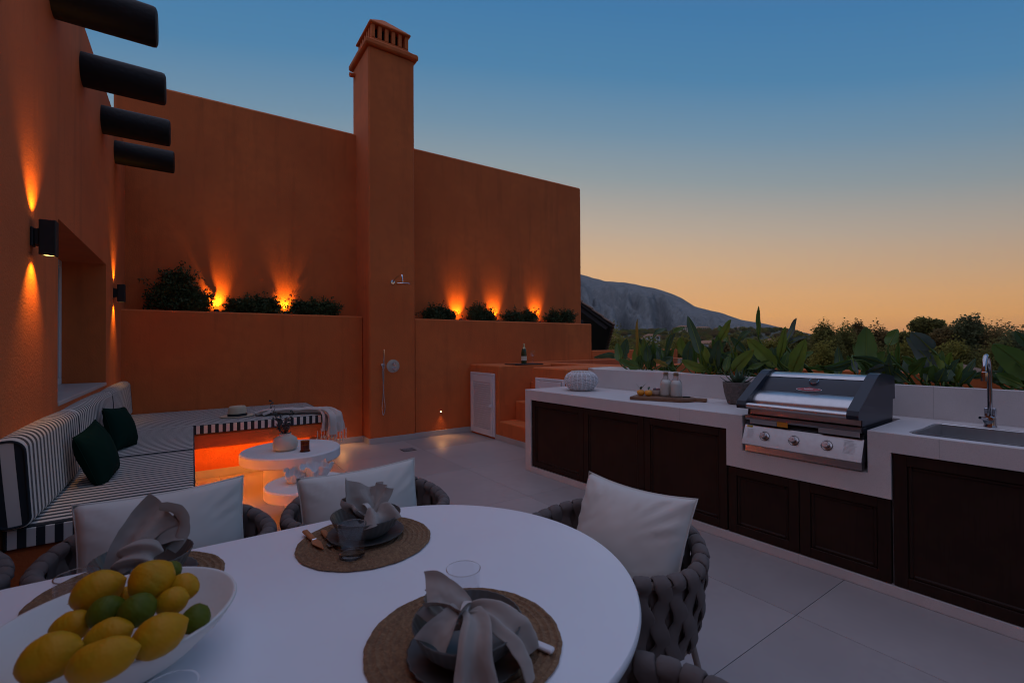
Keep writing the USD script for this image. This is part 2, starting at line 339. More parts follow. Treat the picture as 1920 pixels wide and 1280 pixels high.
for i, (a, b) in enumerate((((.25, .22, .06), (.17, .15, .05)), ((.29, .19, .07), (.20, .14, .06)), ((.20, .20, .085), (.135, .14, .07)), ((.31, .25, .055), (.22, .195, .05)))):
    nodes = {'geo': ('geometry', {}), 'n': ('noise_texture', dict(scale=.9, detail=3.)), 'r': ('rgb_ramp', {'ramp': [(.35, b), (.65, a)]}), 'd': ('diffuse_bsdf', {}), 't': ('translucent_bsdf', {}), 'm': ('mix_closure', dict(fac=.42))}
    MAT['tree_leaf_%d' % i] = usdkit.material(stage, '/World/Looks/tree_leaf_%d' % i, nodes, [('geo.position', 'n.vector'), ('n.fac', 'r.fac'), ('r.color', 'd.color'), ('r.color', 't.color'), ('d.BSDF', 'm.closure1'), ('t.BSDF', 'm.closure2')], surface='m.closure')
for i, a in enumerate(((.085, .15, .03), (.16, .22, .03), (.055, .10, .045), (.085, .115, .09), (.26, .17, .03))):
    nodes = {'p': ('principled_bsdf', dict(base_color=a, roughness=.42, specular_ior_level=.35)), 't': ('translucent_bsdf', dict(color=tuple(1.3 * c for c in a))), 'm': ('mix_closure', dict(fac=.28)),
             'tc': ('texture_coordinate', {}), 'n': ('noise_texture', dict(scale=6., detail=3.)), 'r': ('rgb_ramp', {'ramp': [(.3, tuple(.72 * c for c in a)), (.7, tuple(1.15 * c for c in a))]})}
    MAT['blade_%d' % i] = usdkit.material(stage, '/World/Looks/blade_%d' % i, nodes, [('tc.object', 'n.vector'), ('n.fac', 'r.fac'), ('r.color', 'p.base_color'), ('p.BSDF', 'm.closure1'), ('t.BSDF', 'm.closure2')], surface='m.closure')
def pane(name, tint, rough=.02, ior=1.5):
    MAT[name] = usdkit.material(stage, '/World/Looks/' + name, {'t': ('transparent_bsdf', dict(color=tint)), 'g': ('glossy_bsdf', dict(color=(1, 1, 1), roughness=rough)), 'l': ('layer_weight', dict(blend=.5)), 'w': ('math', dict(math_type='power', value2=5.0)), 'f': ('math', dict(math_type='multiply_add', value2=.26, value3=.03)), 'm': ('mix_closure', {})},
                                [('l.facing', 'w.value1'), ('w.value', 'f.value1'), ('f.value', 'm.fac'), ('t.BSDF', 'm.closure1'), ('g.BSDF', 'm.closure2')], surface='m.closure')
pane('window_glass', (.75, .8, .8)); pane('tumbler_glass', (.97, .975, .98), .03, 1.4); pane('amber_glass', (.62, .36, .17), .05)
pane('bottle_glass', (.85, .85, .83), .03, 1.4)
WARM = (1.0, .43, .03)
emit('lamp_face', (1.0, .60, .18), 5.0); emit('lamp_face_soft', (1.0, .75, .45), 1.2); emit('led_strip', (1.0, .34, .045), 42.0); emit('step_lamp', (1.0, .55, .18), 9.0)
stripes('stripe_y', 'y', .06); stripes('stripe_x', 'x', .06); stripes('stripe_daybed', 'x', .065)
mat('navy_cloth', (.014, .02, .025), .9)
def spot(parent, pos, direction, intensity, cone, soft, color=WARM, radius=.012):
    path = str(parent.prim.GetPath()); n = fresh(path, 'glow')
    L = UsdLux.SphereLight.Define(stage, path + '/' + n)
    dd = -np.asarray(direction, float); dd /= np.linalg.norm(dd)
    a = np.cross([0, 1.0, .03], dd); a /= np.linalg.norm(a); b = np.cross(dd, a)
    p = np.append(pos, 1) @ parent.inv.T
    q = parent.inv[:3, :3]
    L.AddTransformOp().Set(Gf.Matrix4d(*map(float, (*(q @ a), 0, *(q @ b), 0, *(q @ dd), 0, *p[:3], 1))))
    L.CreateRadiusAttr(radius); L.CreateIntensityAttr(intensity); L.CreateNormalizeAttr(True); L.CreateColorAttr(Gf.Vec3f(*color))
    S = UsdLux.ShapingAPI.Apply(L.GetPrim()); S.CreateShapingConeAngleAttr(cone); S.CreateShapingConeSoftnessAttr(soft)
    return L
# ================================================================== SETTING: terrace floor
fl = thing('terrace_floor', 'pale grey porcelain tiled terrace floor', 'floor', (1.8, 2.4, 0), kind='structure')
fl.part('screed', bx(-1.2, 4.7, -2.6, 7.4, -.16, -.006), 'grout', world=True)
for i in range(-3, 2):
    for j in range(-3, 6):
        x0, x1, y0, y1 = 2.65 + 1.2 * i, 2.65 + 1.2 * (i + 1), 1.16 + 1.2 * j, 1.16 + 1.2 * (j + 1)
        x0, x1, y1 = max(x0, -.95), min(x1, 4.6), min(y1, 7.3)
        if x1 - x0 < .05 or y1 - y0 < .05: continue
        fl.part('tile', bx(x0 + .0016, x1 - .0016, y0 + .0016, y1 - .0016, -.012, rng.uniform(-.0003, .0003), .0012), 'porcelain', False, world=True)

# ================================================================== house wall on the left, with its window and log ends
hw = thing('house_wall', 'tall terracotta stucco house wall with deep window and projecting log ends', 'wall', (-.69, 2.5, 0))
w = bx(-1.5, -.69, -4.0, 7.75, -.15, 3.97, .03) - bx(-1.25, -.6, 3.965, 5.90, 1.085, 2.258, .012)
hw.part('wall', w, 'stucco', False, world=True)
wn = hw.part('window', cat(bx(-1.06, -1.0, 3.965, 5.90, 2.198, 2.258), bx(-1.06, -1.0, 3.965, 5.90, 1.115, 1.175), bx(-1.06, -1.0, 3.966, 4.03, 1.175, 2.198), bx(-1.06, -1.0, 5.83, 5.899, 1.175, 2.198), bx(-1.055, -1.005, 4.90, 4.97, 1.175, 2.198)), 'white_frame', False, world=True)
wn.part('pane', bx(-1.035, -1.03, 4.03, 5.83, 1.175, 2.198, .001), 'window_glass', False, world=True)
wn.part('blind', bx(-1.2, -1.19, 3.97, 5.89, 1.12, 2.25, .001), 'cabinet_void', False, world=True)
hw.part('window_sill', bx(-1.24, -.683, 3.968, 5.897, 1.086, 1.115), 'skirting', False, world=True)
for k, (y, L) in enumerate(((3.83, .50), (4.72, .51), (5.66, .51), (6.53, .52))):
    a = np.arange(22) * 2 * np.pi / 22
    xs = np.r_[-.78, np.linspace(-.70, -.69 + L - .025, 9), -.69 + L - .008, -.69 + L]
    rad = np.r_[np.full(10, .124), .119, .100]
    P = np.stack([np.stack([np.full(22, x), y + r_ * np.cos(a) * (1 + .015 * np.sin(3 * a + k)), 3.57 + r_ * np.sin(a) * (1 + .02 * np.sin(2 * a + 2 * k))], -1) for x, r_ in zip(xs, rad)])
    nz = meshkit.noise(np.stack([P[..., 0] * 2, P[..., 1] * 40, P[..., 2] * 40], -1), k) - .5
    P[..., 2] += nz * .006
    v, f = grid(np.concatenate([P, P[:, :1]], 1)); v = np.vstack([v, [[-.69 + L, y, 3.57]]])
    nb = (len(xs) - 1) * 23; f = np.vstack([f, [[nb + i, nb + i + 1, len(v) - 1] for i in range(22)]])
    hw.part('log_end', (v, f), 'dark_log', 30, world=True)

# ================================================================== tall wall, planters, chimney at the back
def prism_y(pts, y0, y1, b=.03):
    c = np.mean(pts, 0); P = []
    for x, z in pts:
        q = np.array([x, z]); d = c - q; d = np.sign(d) * b
        P += [(x + d[0], y0, z + d[1]), (x + d[0], y1, z + d[1]), (x, y0 + b, z + d[1]), (x, y1 - b, z + d[1]), (x + d[0], y0 + b, z), (x + d[0], y1 - b, z)]
    return mf.Manifold.hull_points(np.array(P, float))
tw = thing('boundary_wall', 'high terracotta stucco wall behind chimney and planters, sky above', 'wall', (3.1, 7.55, 0))
tw.part('wall', prism_y([(-.80, -.1), (7.03, -.1), (7.03, 4.905), (-.80, 4.80)], 7.40, 7.75), 'stucco', False, world=True)
pl = thing('raised_planter', 'raised terracotta planter wall between house wall and chimney, above daybed', 'planter', (.7, 7.2, 0))
pl.part('wall', bx(-.75, 2.139, 7.05, 7.17, -.1, 1.905, .018), 'stucco', False, world=True)
pl.part('soil', bx(-.74, 2.138, 7.171, 7.398, 1.5, 1.875, .01), 'stucco_rough', False, world=True)
pl.part('skirting', bx(1.405, 2.138, 7.038, 7.049, 0, .085, .002), 'skirting', False, world=True)
pr = thing('raised_planter', 'raised terracotta planter wall right of the chimney', 'planter', (4.8, 7.0, 0))
pr.part('wall', cat(bx(2.862, 6.73, 6.79, 6.91, -.1, 1.88, .018), bx(6.61, 6.728, 6.911, 7.39, -.1, 1.878, .018)), 'stucco', False, world=True)
pr.part('soil', bx(2.863, 6.609, 6.911, 7.398, 1.5, 1.85, .01), 'stucco_rough', False, world=True)
pr.part('skirting', bx(2.863, 3.84, 6.778, 6.789, 0, .085, .002), 'skirting', False, world=True)

ch = thing('chimney', 'tall square terracotta chimney with vented cap rising in front of the wall', 'chimney', (2.5, 7.15, 0))
ch.part('shaft', bx(2.14, 2.86, 6.76, 7.56, -.1, 5.92, .02), 'stucco', False, world=True)
ch.part('cornice', bx(2.085, 2.915, 6.705, 7.615, 5.921, 6.01, .02), 'stucco', False, world=True)
ch.part('vent_base', cat(bx(2.17, 2.83, 6.79, 7.53, 6.011, 6.07, .015), bx(2.2, 2.8, 6.82, 7.50, 6.071, 6.11, .012)), 'stucco', False, world=True)
ch.part('flue', bx(2.3, 2.7, 6.92, 7.40, 6.10, 6.305, .01), 'cabinet_void', False, world=True)
for q in np.linspace(2.235, 2.765, 6):
    for y in (6.855, 7.465): ch.part('vent_pillar', bx(q - .028, q + .028, y - .03, y + .03, 6.112, 6.31, .006), 'stucco', False, world=True)
for q in np.linspace(6.855, 7.465, 7)[1:-1]:
    for x in (2.235, 2.765): ch.part('vent_pillar', bx(x - .03, x + .03, q - .028, q + .028, 6.112, 6.31, .006), 'stucco', False, world=True)
ch.part('cap', mf.Manifold.batch_hull([bx(2.175, 2.825, 6.795, 7.525, 6.312, 6.345, .01), bx(2.25, 2.75, 6.87, 7.45, 6.40, 6.41, .004)]) + mf.Manifold.batch_hull([bx(2.25, 2.75, 6.87, 7.45, 6.40, 6.41, .004), bx(2.47, 2.53, 7.10, 7.22, 6.60, 6.62, .004)]), 'stucco', False, world=True)
ch.part('drain_spout', tube([(2.142, 7.46, 5.80), (2.06, 7.46, 5.79)], .035, 10), 'stucco', world=True)
ch.part('skirting', cat(bx(2.132, 2.868, 6.748, 6.759, 0, .085, .002), bx(2.128, 2.139, 6.76, 7.04, 0, .085, .002)), 'skirting', False, world=True)

# ================================================================== pool steps and surround
pb = thing('pool_surround', 'terracotta raised plunge pool block with corner steps and dark water', 'pool', (5.8, 5.5, 0))
pb.part('step_block', bx(3.85, 4.9, 5.885, 6.786, -.1, 1.135, .015), 'stucco', False, world=True)
pb.part('side_block', bx(3.85, 4.9, 4.345, 5.04, -.1, 1.147, .015), 'stucco', False, world=True)
for k in range(3):
    pb.part('step', bx(3.852 + .3 * k, 4.91, 5.042, 5.883, -.1, .29 * (k + 1), .012), 'stucco', False, world=True)
pb.part('rim', cat(bx(4.905, 5.2, 4.345, 6.786, -.1, 1.15, .015), bx(5.2, 8.6, 6.45, 6.784, -.1, 1.15, .015), bx(5.2, 8.6, 4.345, 4.45, -.1, 1.15, .015), bx(8.6, 8.9, 4.345, 6.784, -.1, 1.15, .015)), 'stucco', False, world=True)
pb.part('water', bx(5.201, 8.599, 4.452, 6.449, .9, 1.149, .002), 'water', False, world=True)
pb.part('skirting', cat(bx(3.838, 3.849, 5.05, 5.99, 0, .08, .002), bx(3.838, 3.849, 6.72, 6.778, 0, .08, .002)), 'skirting', False, world=True)
def louvre(y0, y1, label, n):
    t = thing('louvred_door', label, 'door', (3.85, (y0 + y1) / 2, 0))
    z0, z1 = .03, 1.012
    t.part('frame', cat(bx(3.822, 3.849, y0, y0 + .035, z0, z1), bx(3.822, 3.849, y1 - .035, y1, z0, z1), bx(3.822, 3.849, y0 + .036, y1 - .036, z1 - .035, z1)), 'white_lacquer', False, world=True)
    a, b = y0 + .04, y1 - .04
    t.part('leaf', cat(bx(3.816, 3.845, a, a + .06, z0, z1 - .04), bx(3.816, 3.845, b - .06, b, z0, z1 - .04), bx(3.816, 3.845, a + .061, b - .061, z1 - .15, z1 - .04), bx(3.816, 3.845, a + .061, b - .061, z0, z0 + .10), bx(3.840, 3.848, a + .05, b - .05, z0 + .1, z1 - .15)), 'white_lacquer', False, world=True)
    zz = np.linspace(z0 + .125, z1 - .168, n)
    for z in zz:
        sl = mv(bx(-.021, .021, a + .062, b - .062, -.0045, .0045, .002), (3.830, 0, z), R=Ry(-.75))
        t.part('slat', sl, 'white_lacquer', False, world=True)
    t.part('handle', cat(bx(3.785, 3.816, a + .02, a + .06, .48, .53, .006), tube([(3.79, a + .04, .505), (3.77, a + .04, .50), (3.768, a + .12, .495)], .009, 8)), 'white_lacquer', world=True)
    return t
louvre(5.985, 6.715, 'white louvred cupboard door with handle under the bottle ledge', 21)
louvre(4.36, 4.945, 'low white louvred door half hidden behind the worktop and woven vase', 21)
lw = thing('low_parapet', 'low terracotta parapet at the far pool edge beside the planter end', 'wall', (8.0, 6.85, 0))
lw.part('wall', bx(6.732, 9.6, 6.79, 6.95, -.1, 1.335, .015), 'stucco', False, world=True)

# ================================================================== neighbour's eave beyond the wall
na = thing('neighbour_house', 'neighbouring house corner with tiled eave beyond the wall end', 'house', (11.0, 11.0, 0))
def eave():
    # roof plane sloping down towards +x; lowest corner at px (1150, 609)
    c = atw(1150, 609, 14.0); ridge = atw(1066, 549, 14.6)
    return c, ridge
_cn, _rd = eave()
sl = (_rd - _cn); sl /= np.linalg.norm(sl); slen = 4.2
back = np.array([.25, 1.0, 0.]); back -= sl * (back @ sl); back /= np.linalg.norm(back)
nup = np.cross(sl, back); nup *= np.sign(nup[2])
Rr = np.stack([sl, back, nup], 1)
def roofpt(m): v, f = vf(m); return _cn + v @ Rr.T, f
na.part('roof_deck', roofpt(bx(.02, slen, .02, 4.3, -.09, -.02, .004)), 'eave_dark', False, world=True)
for j in range(20):
    for i in range(10):
        y = .05 + j * .21; x0 = i * .42
        a = np.linspace(0, np.pi, 7); P = np.stack([np.stack([np.full(7, x), y + .095 * np.cos(a) * k_, -.015 + .075 * np.sin(a) * k_ + dz], -1) for x, k_, dz in ((x0 - .02, 1.0, .02), (x0 + .42, .86, .0))])
        P2 = P - np.array([0, 0, .014]); 
        na.part('roof_tile', roofpt(cat(grid(P), grid(P2[::-1]), grid(np.stack([P2[0], P[0]])))), 'roof_tile', 50, world=True)
na.part('wall', bx(_cn[0] - 3.0, _cn[0] - .75, _cn[1] + .5, _cn[1] + 4, -6, _cn[2] + .15, .02), 'eave_dark', False, world=True)
na.part('eave_beam', roofpt(bx(.1, slen, .12, .24, -.22, -.095, .004)), 'eave_dark', False, world=True)
# ================================================================== built in seating
bn = thing('masonry_bench', 'terracotta masonry bench base along the house wall under striped seat cushions', 'bench', (-.35, 4.6, 0))
bn.part('plinth', cat(bx(-.689, -.02, 2.94, 3.13, 0, .553, .012), bx(-.689, -.30, 3.131, 7.04, 0, .40, .004), bx(-.689, -.02, 3.131, 5.69, .402, .553, .012)), 'stucco', False, world=True)
bn.part('light_strip', bx(-.17, -.15, 3.35, 5.6, .385, .398, .003), 'led_strip', False, world=True)
db = thing('masonry_daybed', 'terracotta masonry daybed base with warm light strip glowing under its lip', 'bench', (.7, 6.5, 0))
db.part('lip', bx(-.018, 1.34, 5.695, 7.045, .402, .553, .012), 'stucco', False, world=True)
db.part('plinth', bx(-.298, 1.20, 6.13, 7.044, 0, .40, .004), 'stucco', False, world=True)
db.part('skirting', cat(bx(-.298, 1.212, 6.117, 6.129, 0, .085, .002), bx(1.201, 1.212, 6.13, 7.03, 0, .085, .002)), 'skirting', False, world=True)
db.part('light_strip', bx(-.01, 1.25, 5.84, 5.86, .385, .398, .003), 'led_strip', False, world=True)

def cushion(name, label, dims, loc, m_body, m_piping, group, r=.03, rz=0.0, R=None, category='cushion'):
    lx, ly, lz = dims
    t = thing(name, label, category, loc, rz, group, tilt=R)
    b = rbox(-lx / 2, lx / 2, -ly / 2, ly / 2, 0, lz, r, 16)
    b = b.refine_to_length(.05) if False else b
    t.part('cover', b, m_body, 40)
    e = r * .35; z0, z1 = e, lz - e
    for z in (z0, z1):
        x, y = lx / 2 - e * .6, ly / 2 - e * .6; q = r * .9
        pts = []
        for cx, cy, a0 in ((x - q, y - q, 0), (-x + q, y - q, 90), (-x + q, -y + q, 180), (x - q, -y + q, 270)):
            for a in np.radians(np.linspace(a0, a0 + 90, 5)): pts.append((cx + q * math.cos(a), cy + q * math.sin(a), z))
        pts.append(pts[0]); t.part('piping', tube(pts, .0045, 6, False), m_piping, True)
    return t
SG = None
# seats: the stripes run across the bench
near_seat = cushion('seat_cushion', 'nearest striped seat cushion, long, its wide barred end facing the table', (.70, 1.435, .10), (-.337, 3.647, .555), 'stripe_y', 'navy_cloth', SG, .022)
cushion('seat_cushion', 'striped seat cushion under the further green pillow, butting the daybed', (.70, 1.32, .10), (-.337, 5.03, .555), 'stripe_y', 'navy_cloth', SG, .022)
near_seat.part('end_border', mv(bx(-.338, .338, -.006, .003, .008, .092, .003), (0, -.721, 0)), 'stripe_x', False)
t = cushion('daybed_cushion', 'long striped daybed cushion along the back wall under the hat', (2.02, 1.365, .10), (.322, 6.37, .555), 'stripe_y', 'navy_cloth', SG, .02)
t.part('front_border', mv(bx(-.672, 1.005, -.006, .003, .008, .092, .003), (0, -.684, 0)), 'stripe_daybed', False)
# back cushions leaning on the house wall
def back_cushion(y0, y1, label, zt=.40):
    L = y1 - y0 - .012
    t = thing('back_cushion', label, 'cushion', (-.632, (y0 + y1) / 2, .657), tilt=Ry(-.075))
    prof = []
    W, Hh = .112, zt
    for cx, cz, a0, r_ in ((W / 2 - .045, .04, -90, .04), (W / 2 - .055, Hh - .055, 0, .055), (-W / 2 + .04, Hh - .04, 90, .04), (-W / 2 + .03, .03, 180, .03)):
        for a in np.radians(np.linspace(a0, a0 + 90, 8)): prof.append((cx + r_ * math.cos(a), cz + r_ * math.sin(a)))
    prof = np.array(prof)
    ys = np.r_[-L / 2, -L / 2 + .006, np.linspace(-L / 2 + .02, L / 2 - .02, 26), L / 2 - .006, L / 2]
    ins = np.r_[.012, .003, np.zeros(26), .003, .012]
    c = prof.mean(0)
    P = []
    for y, q in zip(ys, ins):
        d = c - prof; d /= np.linalg.norm(d, axis=1, keepdims=True)
        puff = .008 * math.sin(np.pi * (y + L / 2) / L)
        pp = prof + d * (q - puff)
        P.append(np.stack([pp[:, 0], np.full(len(pp), y), pp[:, 1]], -1))
    P = np.array(P); v, f = grid(np.concatenate([P, P[:, :1]], 1)); n = P.shape[1] + 1
    t.part('cover', (v, f[:, ::-1]), 'stripe_y', 50)
    for s_, row in ((-1, P[0]), (1, P[-1])):
        vv = np.vstack([row, row.mean(0) + [0, s_ * .006, 0]]); k = len(row)
        ff = np.array([[i, (i + 1) % k, k] for i in range(k)])
        t.part('end_panel', (vv, ff if s_ < 0 else ff[:, ::-1]), 'stripe_end', 60)
        t.part('piping', tube(np.vstack([row, row[:1]]), .006, 6, False), 'navy_cloth', True)
stripes('stripe_end', 'x', .086, .77)
back_cushion(2.88, 4.03, 'nearest striped back cushion against the house wall, barred end showing')
back_cushion(4.03, 5.55, 'middle striped back cushion against the house wall behind green pillows')
back_cushion(5.55, 7.03, 'far striped back cushion in the corner below the planter')
def throw_pillow(name, label, cat_, w, h, t_, loc, R, m, seed, group=None, ear=.05, wr=.006):
    t = thing(name, label, cat_, loc, tilt=R, group=group)
    t.part('cover', pillow(w, h, t_, seed, wrinkle=wr, ear=ear), m, True)
    u = np.linspace(-1, 1, 14)
    ed = [(w / 2 * a, -h / 2 * (1 - ear * 1.3 * (1 - a * a)), 0) for a in u] + [(w / 2 * (1 - ear * (1 - a * a)), h / 2 * a, 0) for a in u[1:]] + [(w / 2 * a, h / 2 * (1 - ear * 1.3 * (1 - a * a)), 0) for a in u[::-1][1:]] + [(-w / 2 * (1 - ear * (1 - a * a)), h / 2 * a, 0) for a in u[::-1][1:]]
    t.part('piping', tube(ed, .0035, 5, False), m, True)
    return t
# pillow axes: local x = width, local y = height, local z = the face's normal
def face(normal, upish=(0, 0, 1), roll=0.0):
    z = np.asarray(normal, float); z /= np.linalg.norm(z); y = np.asarray(upish, float); y = y - z * (y @ z); y /= np.linalg.norm(y); x = np.cross(y, z)
    return np.stack([x, y, z], 1) @ Rz(roll)
throw_pillow('green_pillow', 'nearer dark green square pillow on the striped bench', 'pillow', .35, .35, .16, tuple(atpl(183, 851, (-.47, 0, 0), (1, 0, 0))), face((.95, -.18, .30), roll=.16), 'sofa_green', 3)
throw_pillow('green_pillow', 'further dark green square pillow on the striped bench', 'pillow', .34, .34, .16, tuple(atpl(226, 802, (-.47, 0, 0), (1, 0, 0))), face((.95, -.25, .30), roll=-.10), 'sofa_green', 5)

# hat
ht = thing('straw_hat', 'cream straw hat with black band lying on the daybed', 'hat', (.42, 6.10, .656), .3)
g_ = np.arange(44) * 2 * np.pi / 44
ht.part('brim', lathe([(.165, .010), (.163, .006), (.12, .004), (.088, .004), (.088, .008), (.12, .009), (.163, .013), (.165, .010)], 44, lambda a: 1 + .03 * np.cos(2 * a)), 'straw', True)
cr = lathe([(.089, .006), (.088, .05), (.084, .095), (.072, .118), (.045, .122), (.02, .114), (.0005, .110)], 44, lambda a: 1 + .10 * np.cos(2 * a) )
ht.part('crown', cr, 'straw', True)
ht.part('ribbon', lathe([(.0905, .008), (.0915, .02), (.0902, .038)], 44, lambda a: 1 + .10 * np.cos(2 * a)), 'black_ribbon', True)

# linen throw over the end of the daybed
th = thing('linen_throw', 'crumpled off-white fringed throw draped over the daybed end', 'throw', (1.0, 5.9, .656))
side_a, side_b = (0, 1, 0), (.75, .66, 0)
th.part('cloth', cat(
    fan([(.60, 6.03, .675), (.80, 6.02, .70), (1.0, 5.97, .685), (1.18, 5.90, .69), (1.31, 5.79, .69), (1.375, 5.69, .655), (1.395, 5.65, .56), (1.40, 5.645, .43)], side_a, side_b, .20, .36, 2.6, .018, .030, .5, n=60, m=56),
    fan([(.66, 5.95, .672), (.90, 5.93, .715), (1.10, 5.88, .70), (1.24, 5.79, .70), (1.30, 5.69, .67), (1.31, 5.655, .56), (1.31, 5.645, .47)], side_a, (.9, .4, 0), .10, .22, 1.7, .02, .026, 2.1, n=50, m=40)), 'throw_linen', True, world=True)
g = np.random.default_rng(8)
for k in range(22):
    f_ = k / 21; b = np.array([1.40, 5.645, .44]) + np.array([.75, .66, 0]) * (f_ - .5) * .36 * np.array([1, .55, 0]) + np.array([0, -.012 * math.sin(9 * f_), .03 * math.sin(7 * f_)])
    if k % 3 == 0: b = b + np.array([-.10, -.03, .03])
    L = g.uniform(.06, .09); q = b + np.array([g.normal() * .008, g.normal() * .008, -L])
    th.part('tassel', cat(tube(bez(b + [0, 0, .02], b + [.006, 0, -L * .5], q, n=5), .004, 5), mv(lathe([(.0005, 0), (.008, -.004), (.008, -.012), (.010, -.034), (.0005, -.035)], 7), q + [0, 0, .008])), 'throw_linen', True, world=True)

# coffee tables
def coffee(label, x, y, r, h, th_, pr, ):
    t = thing('coffee_table', label, 'table', (x, y, 0))
    t.part('top', lathe([(.001, h - th_), (r - .012, h - th_), (r, h - th_ + .012), (r, h - .012), (r - .012, h), (.001, h)], 72), 'white_concrete', 40)
    t.part('pedestal', lathe([(.001, 0), (pr, 0), (pr, h - th_ - .001), (.001, h - th_ - .001)], 48), 'white_concrete', 40)
coffee('larger round white coffee table holding cream vase and amber candle', .84, 5.20, .47, .40, .105, .26)
coffee('smaller lower round white coffee table holding two ruffled bowls', .80, 4.21, .33, .30, .10, .17)
vs_ = thing('cream_vase', 'squat cream ceramic vase with dark sprigs on larger coffee table', 'vase', (.775, 5.16, .401))
vs_.part('body', lathe([(.001, 0), (.085, 0), (.112, .025), (.118, .07), (.105, .118), (.07, .142), (.055, .150), (.055, .168), (.047, .168), (.047, .13), (.001, .10)], 44), 'vase_cream', True)
g = np.random.default_rng(5)
for k, (dx, dy, hh) in enumerate(((-.14, .02, .33), (-.10, -.02, .24), (.06, .03, .22), (.01, -.05, .16), (-.04, .05, .20))):
    p = bez((0, 0, .10), (dx * .3, dy * .3, .2), (dx, dy, .15 + hh), n=16)
    sp = vs_.part('sprig', tube(p, np.linspace(.0028, .001, 16), 5), 'eucalyptus', True)
    C, S = [], []
    for q in p[6:]:
        for _ in range(5): C.append(q + g.normal(size=3) * .014)
    sp.part('foliage', leaves(np.array(C), .026, k, .9), 'eucalyptus', False, kind='stuff')
cd = thing('candle_jar', 'amber ribbed glass candle jar on larger coffee table', 'candle', (.925, 4.97, .401))
cd.part('jar', lathe([(.001, .004), (.048, .004), (.05, .0), (.043, .012), (.040, .02), (.041, .10), (.043, .104), (.038, .104), (.037, .02), (.001, .016)], 40, lambda a: 1 + .02 * np.cos(20 * a)), 'amber_glass', True)
cd.part('wax', lathe([(.001, .018), (.035, .018), (.035, .062), (.001, .062)], 30), 'wax', 40)
def ruffle(label, x, y, r, h, rz, tilt, seed):
    t = thing('ruffled_bowl', label, 'bowl', (x, y, .30), rz)
    n, k = 96, 12
    a = np.linspace(0, 2 * np.pi, n, endpoint=False)
    rows = []
    for q in np.linspace(0, 1, k):
        amp = q ** 2
        rr = r * (.35 + .65 * q ** .7) * (1 + amp * (.10 * np.sin(6 * a + seed) + .06 * np.sin(11 * a + 2 * seed)))
        z = h * q ** 1.4 * (1 + .15 * amp * np.sin(6 * a + seed + 1.3) + .05 * amp * np.sin(11 * a))
        rows.append(np.stack([rr * np.cos(a), rr * np.sin(a), z + .004], -1))
    P = np.array(rows); P = np.concatenate([P, P[:, :1]], 1); c = np.array([0, 0, .03])
    Q = P + np.array([0, 0, .007]) * np.ones_like(P); Q[..., :2] *= .955
    m = cat((grid(P)[0], grid(P)[1][:, ::-1]), grid(Q), grid(np.stack([Q[-1], P[-1]])), grid(np.stack([P[0], np.zeros_like(P[0]) + [0, 0, .004]])), grid(np.stack([np.zeros_like(P[0]) + [0, 0, .011], Q[0]])))
    t.part('body', mv(m, R=Rx(tilt)), 'ruffle_white', 60)
ruffle('smaller ruffled white bowl tilted on lower coffee table, left of its twin', .70, 4.27, .085, .085, .4, .28, 1.0)
ruffle('larger ruffled white bowl on lower coffee table', .88, 4.23, .125, .12, 0, .05, 2.2)

# ================================================================== wall lamps, step lights, planter spotlights
def wall_lamp(y, label):
    t = thing('wall_lamp', label, 'lamp', (-.69, y, 2.03))
    t.part('mount', cat(bx(-.001, .012, -.03, .03, -.05, .05), bx(.012, .034, -.022, .022, -.045, .045)), 'black_metal', False)
    body = bx(.032, .098, -.033, .033, -.094, .094, .004) - mf.Manifold.cylinder(.3, .027, .027, 28, True).translate((.065, 0, 0)).__sub__(bx(.01, .2, -.1, .1, -.076, .076))
    t.part('body', body, 'black_metal', False)
    for s_ in (-1, 1):
        t.part('lens', mv(lathe([(.001, 0), (.026, 0), (.026, .002), (.001, .002)], 28), (.065, 0, s_ * .0895)), 'lamp_face', False)
        p = (t.M @ np.array([.075, 0, s_ * .098, 1]))[:3]
        spot(t, p, (-.42, 0, s_ * 1.0), LAMP_W, 44, 1.0, radius=.004)
LAMP_W, UP_W, STEP_W = 3.6, 13.0, 2.2
wall_lamp(3.39, 'nearer black up and down wall lamp beside the window')
wall_lamp(6.41, 'further black up and down wall lamp near the corner')
def uplight(x, y, z, label, k=1.0):
    t = thing('planter_spotlight', label, 'lamp', (x, y, z))
    t.part('stake', bx(-.012, .012, -.012, .012, -.06, .02), 'black_metal', False)
    t.part('head', mv(lathe([(.001, 0), (.028, 0), (.032, .01), (.032, .06), (.028, .06), (.026, .05), (.001, .05)], 24), (0, 0, .012), R=Rx(-.5)), 'black_metal', 40)
    t.part('lens', mv(lathe([(.001, .055), (.026, .055), (.026, .056), (.001, .056)], 24), (0, 0, .012), R=Rx(-.5)), 'lamp_face', False)
    p = (t.M @ np.array([0, .05, .07, 1]))[:3]
    spot(t, p, (0, .50, .86), UP_W * k, 35, 1.0, radius=.006)
    spot(t, p, (0, .35, .55), UP_W * k * .08, 70, 1.0, radius=.006)
uplight(.26, 7.25, 1.876, 'planter spotlight glowing between the large and middle shrub', 1.0)
uplight(1.10, 7.25, 1.876, 'planter spotlight glowing between middle and right shrub of left planter', .75)
uplight(3.93, 7.22, 1.851, 'planter spotlight nearest the chimney in right planter', .9)
uplight(4.72, 7.22, 1.851, 'middle planter spotlight of the right planter', .8)
uplight(5.73, 7.22, 1.851, 'planter spotlight nearest the wall end in right planter', .8)
